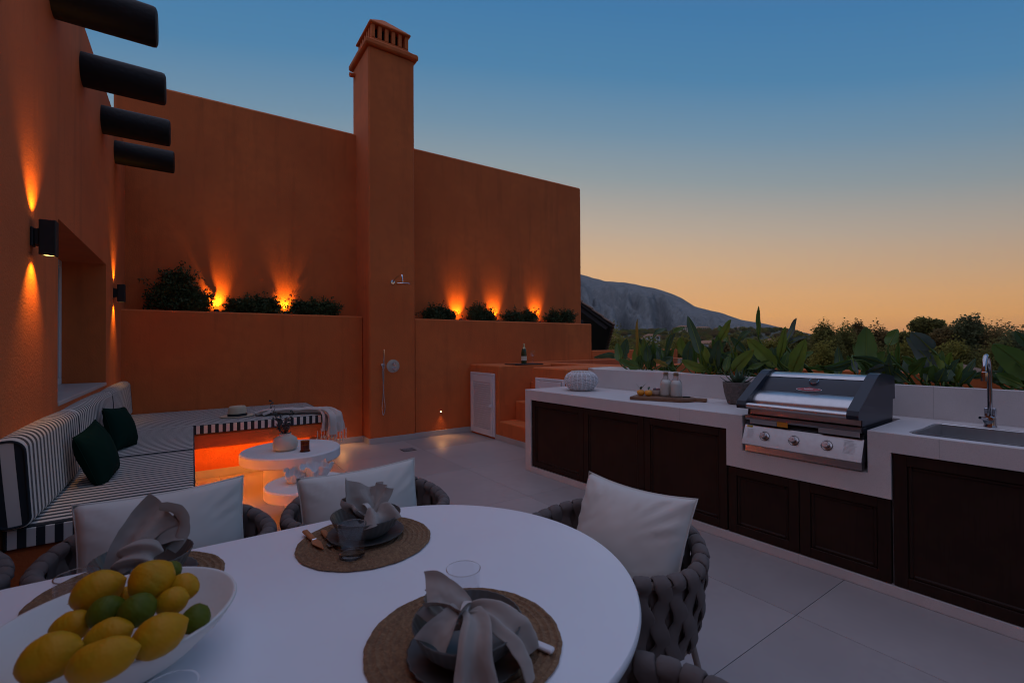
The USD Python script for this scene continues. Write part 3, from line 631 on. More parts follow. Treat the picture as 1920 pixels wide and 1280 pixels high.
def steplight(x, y, z, label):
    t = thing('step_light', label, 'lamp', (x, y, z))
    t.part('bezel', mv(lathe([(.001, 0), (.022, 0), (.022, .006), (.012, .007), (.001, .004)], 24), R=Rx(np.pi / 2)), 'brushed_steel', 40)
    t.part('lens', mv(lathe([(.001, .0072), (.011, .0072), (.011, .0085), (.001, .0085)], 20), R=Rx(np.pi / 2)), 'step_lamp', False)
    p = (t.M @ np.array([0, -.02, 0, 1]))[:3]
    spot(t, p, (0, -.6, -1.0), STEP_W, 50, 1.0, (1, .44, .13), .008)
steplight(1.815, 7.047, .375, 'tiny round recessed wall light right of the daybed')
steplight(3.306, 6.787, .38, 'tiny round recessed wall light between chimney and louvred door')

# ================================================================== outdoor shower on the chimney
sh = thing('rain_shower', 'chrome rain shower arm and round head on the chimney', 'shower', (2.50, 6.76, 2.42))
sh.part('flange', mv(lathe([(.001, 0), (.032, 0), (.032, .012), (.001, .014)], 28), R=Rx(np.pi / 2)), 'chrome', 40)
sh.part('arm', tube(np.vstack([bez((0, -.01, 0), (.0, -.12, .06), (.02, -.26, .075), n=8), bez((.02, -.30, .078), (.022, -.335, .078), (.022, -.34, .02), (.022, -.34, -.05), n=8)]), .011, 12), 'chrome', True)
sh.part('head', mv(lathe([(.001, -.06), (.118, -.06), (.12, -.066), (.118, -.07), (.001, -.07)], 44), (.022, -.34, 0)), 'chrome', 40)
sv = thing('shower_valve', 'round chrome shower valve plate on the chimney', 'valve', (2.50, 6.76, 1.145))
sv.part('plate', mv(lathe([(.001, 0), (.098, 0), (.1, .006), (.001, .008)], 44), R=Rx(np.pi / 2)), 'brushed_steel', 40)
for z in (.038, -.042): sv.part('knob', mv(lathe([(.001, .009), (.026, .009), (.026, .05), (.023, .054), (.001, .054)], 28), (.012, 0, z), R=Rx(np.pi / 2)), 'chrome', 40)
hs = thing('hand_shower', 'slim chrome hand shower with long looped hose on the chimney', 'shower', (2.33, 6.76, 1.15))
hs.part('bracket', cat(mv(lathe([(.001, 0), (.022, 0), (.022, .05), (.001, .05)], 20), (0, 0, .02), R=Rx(np.pi / 2)), bx(-.03, .03, -.06, -.035, .005, .03)), 'chrome', 40)
hs.part('handset', tube([(.008, -.055, -.03), (.008, -.058, .1), (.008, -.06, .25)], [.009, .012, .013], 12), 'chrome', True)
hs.part('hose', tube(spline([(.008, -.055, -.03), (.006, -.055, -.2), (.016, -.05, -.5), (.013, -.05, -.70), (.0, -.05, -.73), (-.010, -.05, -.70), (-.003, -.05, -.45), (-.008, -.05, -.1), (-.008, -.05, .0)], 70), .008, 10), 'chrome', True)
dr = thing('floor_drain', 'small dark square floor drain near the chimney foot', 'drain', (2.47, 6.10, 0))
dr.part('grate', bx(-.09, .09, -.09, .09, .0005, .004, .001), 'black_metal', False)
for q in np.linspace(-.07, .07, 6): dr.part('bar', bx(-.08, .08, q - .006, q + .006, .0042, .007, .001), 'steel_dark', False)
# ================================================================== outdoor kitchen (local frame: x = s, y = m, z)
kt = thing('kitchen_counter', 'long pale stone outdoor kitchen counter with dark wood doors and backsplash', 'counter', tuple(KP), KROT)
SE = 4.75
blk = bx(0, SE, 0, .828, 0, .935, .003)
for s0, s1, z0, z1 in ((.107, 2.42, .062, .823), (2.42, 3.392, .062, .553), (3.392, 4.65, .062, .823)):
    blk -= bx(s0, s1, -.1, .055, z0, z1, .001)
blk -= bx(2.54, 3.283, -.1, .672, .682, 1.2, .001)
skin = extr(Polygon([(3.50, .10), (4.25, .10), (4.25, .575), (3.50, .575)]).buffer(.035, 12), .3); skin.apply_translation((0, 0, .76))
blk -= mf.Manifold(mf.Mesh(np.array(skin.vertices, np.float32), np.array(skin.faces, np.uint32)))
kt.part('worktop', blk, 'counter_stone', False)
kt.part('backsplash', bx(.28, SE, .829, .872, .80, 1.156, .003), 'counter_stone', False)
led = extr(Polygon([(.28, .873), (1.75, .873), (.28, 1.42), (.05, 1.42), (.05, 1.0)]), .25); led.apply_translation((0, 0, .905))
kt.part('ledge', led, 'counter_stone', False)
for s_, z0, z1 in ((2.03, .826, .934), (3.60, .826, .934), (1.30, .002, .061), (2.90, .002, .061), (4.1, .002, .061)):
    kt.part('joint', bx(s_ - .0009, s_ + .0009, -.0004, .002, z0, z1, .0001), 'stone_joint', False)
for s_ in (1.5, 3.42): kt.part('joint', bx(s_ - .0009, s_ + .0009, .8284, .831, .938, 1.155, .0001), 'stone_joint', False)
kt.part('joint', bx(2.029, 2.031, 0, .828, .9335, .9354, .0001), 'stone_joint', False)
def cab_door(s0, s1, z0, z1):
    g = .0025; s0 += g; s1 -= g; z0 += g; z1 -= g; fw_ = .062
    d = kt.part('cabinet_door', cat(bx(s0, s0 + fw_, .012, .034, z0, z1, .002), bx(s1 - fw_, s1, .012, .034, z0, z1, .002), bx(s0 + fw_, s1 - fw_, .0122, .034, z0, z0 + fw_, .002), bx(s0 + fw_, s1 - fw_, .0122, .034, z1 - fw_, z1, .002)), 'cabinet_wood', False)
    a, b, c, e = s0 + fw_, s1 - fw_, z0 + fw_, z1 - fw_
    d.part('moulding', cat(bx(a, a + .022, .019, .034, c, e, .006), bx(b - .022, b, .019, .034, c, e, .006), bx(a + .022, b - .022, .0192, .034, c, c + .022, .006), bx(a + .022, b - .022, .0192, .034, e - .022, e, .006)), 'cabinet_wood', False)
    d.part('panel', bx(a + .022, b - .022, .026, .034, c + .022, e - .022, .001), 'cabinet_wood', False)
for a, b, z1 in ((.109, .932, .821), (.932, 1.668, .821), (1.668, 2.418, .821), (2.424, 2.905, .551), (2.905, 3.388, .551), (3.396, 4.02, .821), (4.02, 4.646, .821)):
    cab_door(a, b, .064, z1)
kt.part('door_backing', cat(bx(.11, 2.41, .036, .05, .066, .82, .001), bx(2.43, 3.385, .036, .05, .066, .55, .001), bx(3.4, 4.64, .036, .05, .066, .82, .001)), 'cabinet_void', False)

pk = thing('planting_bed', 'terracotta walled planting bed behind the kitchen backsplash', 'planter', tuple(K(2.6, 1.3)), KROT)
bedl = lambda m: KW(m)
pk.part('soil', KW(bx(.9, 5.6, .875, 1.6, .3, 1.0, .01)), 'soil', False, world=True)
pk.part('parapet', KW(bx(1.2, 5.8, 1.6, 1.74, -.1, 1.205, .012)), 'stucco', False, world=True)

# ------------------------------------------------------------------ gas grill
gr = thing('gas_grill', 'built-in stainless and charcoal gas grill with three knobs and closed lid', 'grill', tuple(K(2.91, .3, .682)), KROT)
def G(name, m, material, smooth=False, parent=None, label=None): return (parent or gr).part(name, KW(m), material, smooth, label, world=True)
def sbar(prof, s0, s1):
    """profile (m, z) polygon swept along s"""
    p = extr(Polygon(prof), s1 - s0); v = np.array(p.vertices); return np.stack([s0 + v[:, 2], v[:, 0], v[:, 1]], 1), np.array(p.faces)
GA, GB = 2.565, 3.258
G('firebox', cat(bx(GA + .02, GB - .01, .07, .63, .70, .945, .004)), 'grill_black')
G('control_panel', sbar([(-.045, .745), (-.038, .738), (.03, .738), (.055, .872), (.012, .872)], GA - .008, GB + .006), 'brushed_steel')
G('lower_strip', sbar([(-.012, .690), (.04, .690), (.04, .737), (-.012, .737)], GA, GB), 'brushed_steel')
G('front_band', sbar([(.012, .873), (.06, .873), (.06, .94), (-.004, .94), (-.004, .925), (.03, .905)], GA - .004, GB + .004), 'grill_black')
G('drip_lip', sbar([(-.012, .926), (-.006, .912), (.004, .916), (.002, .944), (-.012, .944)], GA + .002, GB - .002), 'steel_dark')
fn_dir = np.array([-.134, -.057]); fn_dir /= np.linalg.norm(fn_dir)        # outward normal of the panel in (m, z)
def onpanel(s, f, out=0.0):
    m = -.045 + (.012 + .045) * f; z = .745 + (.872 - .745) * f
    nrm = np.array([-(.872 - .745), (.057)]); nrm /= np.linalg.norm(nrm)
    return np.array([s, m + nrm[0] * out, z + nrm[1] * out]), nrm
def disc(prof, s, f, n=32, flute=None):
    c, nrm = onpanel(s, f); zax = np.array([0, nrm[0], nrm[1]]); xax = np.array([1.0, 0, 0]); yax = np.cross(zax, xax)
    v, fc = lathe(prof, n, flute); return c + v @ np.stack([xax, yax, zax]), fc
for s in (2.702, 2.888, 3.078):
    k = G('knob', disc([(.001, .001), (.021, .001), (.021, .012), (.0195, .034), (.017, .037), (.001, .037)], s, .52, 36, lambda a: 1 + .02 * np.cos(18 * a)), 'chrome', 40)
    G('dial_ring', disc([(.0295, .0005), (.0325, .0005), (.0325, .003), (.0295, .003)], s, .52, 40), 'black_metal', 40, k)
    G('pointer', disc([(.001, .0372), (.003, .0372), (.003, .0382), (.001, .0382)], s + .008, .52, 8), 'knob_mark', False, k)
    tk = []
    for a in np.radians(np.arange(-60, 250, 22)):
        v, f = disc([(.0003, .0005), (.0012, .0005), (.0012, .0012), (.0003, .0012)], s + .0365 * math.cos(a), .52 + .0365 * math.sin(a) / .139, 6); tk.append((v, f))
    G('dial_ticks', cat(*tk), 'label_ink', False, k)
def panel_print(s0, f0, w, rows, mat_, dh=.055):
    ms = []
    for i in range(rows):
        f = f0 - i * dh; ww = w * (.6 + .4 * rng.random())
        a, nrm = onpanel(s0, f, .0006); b, _ = onpanel(s0 + ww, f, .0006); c, _ = onpanel(s0 + ww, f - .018, .0006); d, _ = onpanel(s0, f - .018, .0006)
        ms.append((np.array([a, b, c, d]), np.array([[0, 1, 2, 3]])))
    G('printed_lines', cat(*ms), mat_)
panel_print(2.582, .80, .055, 9, 'label_grey'); panel_print(3.165, .88, .07, 11, 'label_grey'); panel_print(2.79, .2, .02, 2, 'label_grey')
def panel_patch(s0, s1, f0, f1, m_, name):
    q = [onpanel(s0, f0, .0007)[0], onpanel(s1, f0, .0007)[0], onpanel(s1, f1, .0007)[0], onpanel(s0, f1, .0007)[0]]
    G(name, (np.array(q), np.array([[0, 1, 2, 3]])), m_)
panel_patch(2.572, 2.612, .88, .99, 'label_yellow', 'warning_sticker')
def band_patch(s0, s1, z0, z1, m_, name): G(name, (np.array([[s0, .0025, z0], [s1, .0025, z0], [s1, -.001, z1], [s0, -.001, z1]]) + np.array([0, .004, 0]) * 0 + np.array([0, -.012, 0]), np.array([[0, 1, 2, 3]])), m_)
band_patch(2.60, 2.78, .888, .922, 'label_grey', 'sticker'); band_patch(2.782, 2.85, .888, .922, 'label_orange', 'sticker'); band_patch(3.03, 3.25, .885, .920, 'label_grey', 'sticker')
# lid: skirt, curved band, charcoal panel, top band
outer = [(.030, .952), (.022, 1.0), (.030, 1.032), (.062, 1.075), (.115, 1.103), (.155, 1.112)]
def strip(pts, s0, s1, th=.006):
    pts = np.asarray(pts, float); d = np.gradient(pts, axis=0); nn = np.stack([d[:, 1], -d[:, 0]], 1); nn /= np.linalg.norm(nn, axis=1, keepdims=True)
    inn = pts - (-nn) * 0 + nn * th
    poly = np.vstack([pts, inn[::-1]]); return sbar(poly, s0, s1)
LA, LB = 2.598, 3.225
lid = G('lid', strip([(.155, 1.113), (.20, 1.150), (.25, 1.185), (.292, 1.208)], LA, LB), 'grill_enamel', 40)
G('lid_top', strip([(.289, 1.209), (.315, 1.228), (.35, 1.238), (.42, 1.238), (.62, 1.215)], LA, LB), 'brushed_steel', 40, lid)
G('lid_curve', strip(np.array(spline([(.030, 1.028), (.036, 1.055), (.065, 1.085), (.11, 1.104), (.156, 1.1125)], 12)), LA, LB), 'brushed_steel', 40, lid)
G('lid_skirt', strip([(.020, .952), (.020, .985), (.028, 1.027)], LA - .008, LB + .022), 'brushed_steel', 40, lid)
G('lid_back', bx(LA, LB, .60, .64, .95, 1.21, .004), 'grill_enamel', False, lid)
hp = lambda s0, s1: tube([(s0, -.045, 1.016), ((s0 + s1) / 2, -.045, 1.016), (s1, -.045, 1.016)], .021, 16)
G('handle', hp(2.585, 3.20), 'brushed_steel', 40, lid)
capp = Polygon([(-.066, 1.000), (-.02, .994), (.005, .996), (.02, 1.01), (.05, 1.045), (.24, 1.168), (.30, 1.195), (.62, 1.19), (.62, 1.224), (.36, 1.252), (.315, 1.246), (.26, 1.222), (-.058, 1.046), (-.07, 1.02)]).buffer(.004)
for s0, s1 in ((2.536, 2.597), (3.200, 3.262)):
    v, f = sbar(list(capp.exterior.coords)[:-1], s0, s1)
    G('lid_end_cap', (v, f), 'grill_enamel', False, lid)
sidep = [(.02, .946), (.03, 1.03), (.24, 1.165), (.31, 1.19), (.63, 1.19), (.672, 1.18), (.672, 1.072), (.625, 1.07), (.615, .946)]
G('side_plate', sbar(sidep, 3.228, 3.252), 'grill_enamel', False, lid); G('side_plate', sbar(sidep, 2.572, 2.596), 'grill_enamel', False, lid)
# thermometer and badge lie on the charcoal panel
pd = np.array([.137, .095]) / math.hypot(.137, .095); pn_ = np.array([-pd[1], pd[0]])
def onlid(s, q, prof, n=32, sx=1.0, sy=1.0):
    c = np.array([.155, 1.113]) + np.array([.137, .095]) * q
    v, f = lathe(prof, n); v = v * [sx, sy, 1]
    return np.stack([np.full(len(v), s) + v[:, 0], c[0] + v[:, 1] * pd[0] + v[:, 2] * pn_[0], c[1] + v[:, 1] * pd[1] + v[:, 2] * pn_[1]], 1), f
tm_ = G('thermometer', onlid(2.915, .70, [(.001, .001), (.031, .001), (.031, .016), (.028, .02), (.026, .017), (.001, .017)]), 'chrome', 40, lid)
G('thermometer', onlid(2.915, .70, [(.001, .0172), (.026, .0172), (.026, .0178), (.001, .0178)]), 'grill_black', 40, lid)
bd = Polygon([(-.072, 0), (-.05, .008), (-.018, .013), (0, .019), (.018, .013), (.05, .008), (.072, 0), (.05, -.010), (0, -.014), (-.05, -.010)]).buffer(.003)
def badge(poly, h0, h1):
    m = extr(poly, h1 - h0); v = np.array(m.vertices); c = np.array([.155, 1.113]) + np.array([.137, .095]) * .22
    return np.stack([2.905 + v[:, 0], c[0] + v[:, 1] * pd[0] + (v[:, 2] + h0) * pn_[0], c[1] + v[:, 1] * pd[1] + (v[:, 2] + h0) * pn_[1]], 1), np.array(m.faces)
G('badge', badge(bd.buffer(.003), .001, .004), 'badge_silver', False, lid); G('badge', badge(bd, .0042, .0058), 'red_badge', False, lid)
tx = meshkit.text_mesh('BeefEater', .009, .001); tx.apply_translation((-tx.bounds.mean(0)[0], -.004, 0))
v = np.array(tx.vertices); c_ = np.array([.155, 1.113]) + np.array([.137, .095]) * .22
G('badge_lettering', (np.stack([2.905 + v[:, 0], c_[0] + v[:, 1] * pd[0] + (v[:, 2] + .006) * pn_[0], c_[1] + v[:, 1] * pd[1] + (v[:, 2] + .006) * pn_[1]], 1), np.array(tx.faces)), 'badge_silver', False, lid)

# ------------------------------------------------------------------ sink and tap
sk = thing('kitchen_sink', 'stainless sink let into the worktop right of the grill', 'sink', tuple(K(3.87, .34, .76)), KROT)
def rr(o, z): p = Polygon([(3.50, .10), (4.25, .10), (4.25, .575), (3.50, .575)]).buffer(.035 + o, 10); return np.array([(a, b, z) for a, b in list(p.exterior.coords)[:-1]])
rows = [rr(.012, .9372), rr(.012, .9392), rr(.0, .9392), rr(-.004, .935), rr(-.006, .80), rr(-.02, .784), rr(-.05, .782)]
n0 = min(map(len, rows)); rows = [np.array([r_[int(i * len(r_) / n0)] for i in range(n0)]) for r_ in rows]
rows.append(np.repeat([[3.87, .34, .78]], n0, 0)); P = np.array(rows); P = np.concatenate([P, P[:, :1]], 1)
sk.part('basin', KW(grid(P)), 'brushed_steel', 30, world=True)
sk.part('waste', KW(mv(lathe([(.001, 0), (.04, 0), (.042, .003), (.001, .003)], 28), (3.87, .34, .7815))), 'steel_dark', 40, world=True)
for q in (-.04, -.024, .014, .03): sk.part('overflow_slot', KW(bx(3.80 + q, 3.808 + q, .599, .6025, .895, .919, .002)), 'black_metal', False, world=True)
fc = thing('kitchen_tap', 'tall chrome swan neck kitchen tap behind the sink', 'tap', tuple(K(3.703, .70, .936)), KROT)
fc.part('base', lathe([(.001, 0), (.030, 0), (.030, .006), (.026, .012), (.026, .055), (.022, .066), (.001, .066)], 32), 'chrome_dark', 40)
fc.part('side_body', bx(-.026, .026, -.002, .026, .062, .115, .004), 'chrome_dark', False)
fc.part('neck', tube(np.vstack([[(0, 0, .06)], [(0, 0, .2)], bez((0, 0, .30), (0, 0, .44), (-.004, -.07, .47), (-.006, -.115, .43), (-.006, -.125, .33), n=22)]), .012, 14), 'chrome_dark', True)
fc.part('spout', mv(lathe([(.001, 0), (.016, 0), (.016, .05), (.012, .056), (.001, .056)], 20), (-.006, -.125, .285)), 'chrome_dark', 40)
fc.part('lever', cat(mv(lathe([(.001, 0), (.022, .004), (.024, .03), (.001, .034)], 24), (-.002, -.02, .045), R=Rx(np.pi / 2)), tube([(-.01, -.05, .05), (-.03, -.10, .062)], [.012, .008], 10)), 'chrome_dark', 40)

# ------------------------------------------------------------------ things on the worktop
TOP = .9365
bk = thing('woven_vase', 'round white woven basket vase at the far end of the worktop', 'vase', tuple(K(.50, .42, TOP)))
R0 = [(.085, .0), (.12, .012), (.165, .055), (.186, .105), (.178, .15), (.150, .185), (.112, .205), (.105, .212)]
R0 = np.array(spline([(a, 0, b) for a, b in R0], 22))[:, [0, 2]]
bk.part('core', lathe(np.vstack([[(.001, 0)], R0 * [.955, 1], [(.09, .20), (.12, .10), (.001, .02)]]), 40), 'basket_white', True)
a = np.linspace(0, 2 * np.pi, 73)
for i in range(1, 21):
    r_, z = R0[i]
    amp = .0055 * np.cos(a * 11 + (i % 2) * np.pi); wv = np.stack([(r_ * .985 + amp) * np.cos(a), (r_ * .985 + amp) * np.sin(a), z + 0 * a], -1)
    bk.part('weave', tube(wv, .0058, 6, False), 'basket_white', True)
for q in range(22):
    an = 2 * np.pi * q / 22; bk.part('rib', tube(np.stack([R0[1:, 0] * .99 * math.cos(an), R0[1:, 0] * .99 * math.sin(an), R0[1:, 1]], -1), .008, 6), 'basket_white', True)
bk.part('rim', mv(tube(np.stack([.106 * np.cos(a), .106 * np.sin(a), .212 + 0 * a], -1), .007, 8, False)), 'ceramic_cream', True)

bd_ = thing('serving_board', 'wooden serving board with handle carrying bottles, bowl and mandarins', 'board', tuple(K(1.62, .36, TOP)), KROT)
pb_ = Polygon([(-.27, -.15), (.19, -.15), (.25, -.10), (.29, -.03), (.38, -.03), (.38, .045), (.29, .045), (.25, .10), (.19, .15), (-.27, .15)]).buffer(-.012).buffer(.012, 6)
def slab(poly, z0, z1, b=.004):
    a_ = extr(poly.buffer(-b), z1 - z0); c_ = extr(poly, z1 - z0 - 2 * b); a_.apply_translation((0, 0, z0)); c_.apply_translation((0, 0, z0 + b)); return cat(a_, c_)
BR = Rz(.38)
bd_.part('board', mv(slab(pb_, 0, .028), R=BR), 'board_wood', False)
def on_board(x, y): q = BR @ np.array([x, y, 0]); return K(1.62 + q[0], .36 + q[1], TOP + .0285)
def bottle(label, p):
    t = thing('milk_bottle', label, 'bottle', tuple(p), .4, 'glass milk bottles on the board')
    t.part('milk', lathe([(.001, .006), (.046, .006), (.049, .02), (.049, .115), (.044, .135), (.030, .152), (.001, .153)], 36), 'milk', True)
    t.part('glass', lathe([(.001, 0), (.050, 0), (.053, .01), (.053, .12), (.046, .145), (.028, .17), (.024, .185), (.024, .205), (.028, .208), (.028, .214), (.022, .214), (.021, .19)], 36), 'bottle_glass', True)
    t.part('handle', tube(bez((.026, 0, .195), (.06, 0, .205), (.062, 0, .17), (.046, 0, .15), n=10), .004, 8), 'bottle_glass', True)
    t.part('cork', lathe([(.001, .200), (.0205, .200), (.022, .225), (.001, .226)], 20), 'cork', 40)
bottle('left milk bottle with cork on the serving board', on_board(.02, .035)); bottle('right milk bottle with cork on the serving board', on_board(.12, -.005))
bw = thing('berry_bowl', 'small cream bowl of dark berries on the serving board', 'bowl', tuple(on_board(-.085, .07)))
bw.part('bowl', lathe([(.001, 0), (.035, 0), (.055, .02), (.062, .055), (.058, .055), (.05, .025), (.001, .015)], 36), 'ceramic_cream', True)
g = np.random.default_rng(3)
for k in range(11):
    r_ = .04 * math.sqrt(g.random()); a_ = g.random() * 6.28
    s_ = trimesh.creation.icosphere(2, .012 + .003 * g.random()); s_.apply_translation((r_ * math.cos(a_), r_ * math.sin(a_), .052 + .006 * g.random()))
    bw.part('berry', s_, 'berry_red' if k % 3 else 'berry_dark', True)
for k, (x, y) in enumerate(((-.20, -.02), (-.125, -.03))):
    md = thing('mandarin', ('left small mandarin with leaves on the serving board', 'right small mandarin on the serving board')[k], 'mandarin', tuple(on_board(x, y)))
    md.part('fruit', mv(lathe([(.001, 0), (.018, .002), (.032, .014), (.036, .03), (.031, .047), (.016, .056), (.004, .056), (.001, .057)], 28)), 'mandarin', True)
    if k == 0 or k == 1:
        for q in range(4 if k == 0 else 1):
            an = q * 1.7 + .5; L = .075
            pth = bez((0, 0, .055), (.02 * math.cos(an), .02 * math.sin(an), .085), (.045 * math.cos(an), .045 * math.sin(an), .085 + .03 * (q % 2)), n=8)
            sd = np.array([-math.sin(an), math.cos(an), 0]); wv = np.sin(np.linspace(.05, np.pi - .05, 8))[:, None] * .011
            md.part('leaf', grid(np.stack([pth - sd * wv, pth + [0, 0, .002], pth + sd * wv], 1)), 'leaf_dark', True)
kn = thing('cheese_knife', 'small dark handled knife lying on the serving board', 'knife', tuple(on_board(.22, .02)), KROT + .5)
kn.part('handle', rbox(-.05, .02, -.008, .008, 0, .012, .006, 8), 'black_metal', 40); kn.part('blade', extr(Polygon([(.02, -.008), (.09, -.012), (.10, -.004), (.085, .004), (.02, .005)]), .002), 'brushed_steel', False)

pt = thing('stone_pot', 'rough dark stone pot holding a spiky agave beside the grill', 'pot', tuple(K(2.20, .60, TOP)))
pt.part('pot', lathe([(.001, 0), (.072, 0), (.082, .007), (.104, .08), (.116, .155), (.118, .185), (.113, .188), (.106, .182), (.10, .16), (.001, .157)], 40, lambda a: 1 + .006 * np.sin(9 * a)), 'pot_stone', True)
ag = thing('agave_plant', 'small spiky agave rosette in the stone pot', 'plant', tuple(K(2.20, .60, TOP + .157)))
g = np.random.default_rng(11)
for k in range(17):
    an = k * 2.4; lay = k / 17; L = .15 - .03 * lay; el = .18 + 1.1 * lay
    d = np.array([math.cos(an) * math.cos(el), math.sin(an) * math.cos(el), math.sin(el)]); sd = np.array([-math.sin(an), math.cos(an), 0]); nu_ = np.cross(d, sd); nu_ *= np.sign(nu_[2] + 1e-6)
    t_ = np.linspace(0, 1, 8)[:, None]; path = d * L * t_ + np.array([0, 0, .015]) - nu_ * .012 * np.sin(t_ * np.pi) + np.array([0, 0, .02]) * t_ ** 2
    wv = (.021 * np.sin(np.clip(t_ * 2.2 + .6, 0, np.pi)) ** .8 * (1 - t_ ** 3))
    top_ = grid(np.stack([path - sd * wv + nu_ * .004, path, path + sd * wv + nu_ * .004], 1)); bot = grid(np.stack([path + sd * wv + nu_ * .004, path - nu_ * .007 * (1 - t_), path - sd * wv + nu_ * .004], 1))
    ag.part('leaf', cat(top_, bot), 'agave', True)

# bottle and glasses on the pool ledge
ty = thing('round_tray', 'flat black tray on the pool ledge under the bottle', 'tray', (4.45, 6.05, 1.136)); 
ty.part('tray', bx(-.28, .28, -.16, .16, 0, .014, .004), 'tray_black', False)
wb = thing('sparkling_bottle', 'green sparkling wine bottle with gold foil on the black tray', 'bottle', (4.45, 6.05, 1.151))
wb.part('bottle', lathe([(.001, 0), (.044, 0), (.046, .01), (.046, .17), (.034, .23), (.017, .265), (.015, .30), (.001, .30)], 32), 'bottle_green', True)
wb.part('foil', lathe([(.0285, .243), (.018, .2665), (.0162, .30), (.0175, .318), (.014, .326), (.001, .327)], 28), 'foil_gold', True)
wb.part('bottle_label', lathe([(.0468, .05), (.0468, .12)], 32), 'paper_cream', True)
for k, (x, y) in enumerate(((4.60, 6.00), (4.66, 6.10))):
    wg = thing('wine_glass', ('nearer wine glass beside the sparkling bottle', 'further wine glass beside the sparkling bottle')[k], 'glass', (x, y, 1.151))
    wg.part('bowl', lathe([(.004, .10), (.02, .106), (.038, .14), (.040, .18), (.036, .215)], 28), 'tumbler_glass', True)
    wg.part('stem', lathe([(.001, 0), (.034, 0), (.03, .003), (.004, .008), (.0035, .10), (.001, .10)], 20), 'tumbler_glass', True)
# ================================================================== planter shrubs
def shrub(label, boxes, seed, n, group=None):
    """boxes: (cx, cy, z0, rx, ry, h) lumps that make up the bush"""
    g = np.random.default_rng(seed)
    cx, cy, z0 = boxes[0][:3]
    t = thing('planter_shrub', label, 'shrub', (cx, cy, z0), group=group)
    C = []; stems = []
    tot = sum(b[3] * b[4] * b[5] for b in boxes)
    for (x, y, z, rx, ry, h) in boxes:
        k = int(n * rx * ry * h / tot); d = g.normal(size=(k * 3, 3)); d /= np.linalg.norm(d, axis=1, keepdims=True); d = d[d[:, 2] > -.35][:k]
        lump = .72 + .5 * meshkit.noise(d * 3.2 + seed, seed)
        rr_ = (g.random(len(d)) ** .35) * lump
        C.append(np.stack([x + d[:, 0] * rx * rr_, y + d[:, 1] * ry * rr_, z + h * .32 + d[:, 2] * h * .68 * rr_], -1))
        for _ in range(17):
            a = g.normal(size=3); a[2] = abs(a[2]) + .45; a /= np.linalg.norm(a); e = np.array([x, y, z + h * .3]) + a * [rx, ry, h * .68] * g.uniform(.85, 1.5)
            p = bez((x + g.normal() * .05, y, z), (x + a[0] * rx * .4, y + a[1] * ry * .4, z + h * .5), e, n=9); stems.append(tube(p, np.linspace(.006, .0015, 9), 4))
            for q in p[4:]: C.append(q + g.normal(size=(8, 3)) * .020)
    C = np.vstack(C); C = C[(C[:, 1] < 7.385) & (C[:, 2] > z0 - .03)]
    t.part('foliage', leaves(C, .034, seed, .62), 'shrub_leaf', False, kind='stuff', world=True)
    t.part('branches', cat(*stems), 'wood_stem', True, kind='stuff', world=True)
ZL, ZR = 1.875, 1.85
shrub('largest dark shrub at the left end of left planter, two heads high', [(-.18, 7.27, ZL, .36, .12, .42), (-.17, 7.27, ZL + .22, .21, .11, .36), (.02, 7.26, ZL, .19, .12, .32)], 1, 5200)
shrub('middle low dark shrub of the left planter between two spotlights', [(.56, 7.27, ZL, .24, .12, .25), (.84, 7.27, ZL, .22, .12, .27)], 2, 3600)
shrub('low dark shrub of the left planter nearest the chimney', [(1.38, 7.27, ZL, .26, .12, .26), (1.66, 7.27, ZL, .18, .12, .26)], 3, 3400)
shrub('dark shrub of the right planter nearest the chimney', [(3.40, 7.2, ZR, .24, .16, .28), (3.62, 7.2, ZR, .2, .15, .24)], 4, 3000)
shrub('tallest shrub of the right planter, between first two spotlights', [(4.20, 7.15, ZR, .2, .15, .34), (4.42, 7.15, ZR, .2, .14, .26)], 5, 2800)
shrub('low shrub of the right planter between its last two spotlights', [(5.0, 7.15, ZR, .24, .15, .26), (5.38, 7.15, ZR, .22, .15, .28)], 6, 3000)
shrub('last shrub of the right planter at the wall end', [(6.02, 7.15, ZR, .2, .14, .30), (6.36, 7.15, ZR, .2, .14, .33)], 7, 2800)

# ================================================================== bird of paradise plants behind the kitchen
def kpx(x, y, m): return atpl(x, y, K(0, m), KN)
def blade(B, T, width, tilt=0.0, bend=.0, seed=0, torn=False, fold=.28):
    d = T - B; L = np.linalg.norm(d); d = d / L
    view = (B + T) / 2 - EYEP; view /= np.linalg.norm(view)
    sd = np.cross(d, view); sd /= np.linalg.norm(sd); nr = np.cross(sd, d)
    c, s = math.cos(tilt), math.sin(tilt); sd, nr = sd * c + nr * s, nr * c - sd * s
    n, k = 15, 7
    t = np.linspace(0, 1, n); w = width / 2 * np.sin(np.pi * np.clip(t, 0, 1) ** .8) ** .62; w[0] = .003; w[-1] = .002
    u = np.linspace(-1, 1, k)
    g = np.random.default_rng(seed); edge = 1 + .05 * g.normal(size=n)
    if torn: edge = edge * (1 - .25 * (g.random(n) > .75))
    P = np.zeros((n, k, 3))
    for i in range(n):
        ctr = B + d * L * t[i] + nr * bend * L * math.sin(np.pi * t[i]) * 1.0
        for j in range(k):
            ww = w[i] * u[j] * (edge[i] if abs(u[j]) > .9 else 1)
            P[i, j] = ctr + sd * ww * math.cos(fold * 1.5 * abs(u[j])) - nr * abs(ww) * math.sin(fold) * 1.1 + nr * .006 * math.sin(9 * t[i] + 3 * u[j] + seed) * abs(u[j])
    rib = tube(B + d * L * t[:, None] * .97 + nr * (bend * L * np.sin(np.pi * t)[:, None] + .001), np.linspace(.007, .0015, n), 5)
    return grid(P), rib
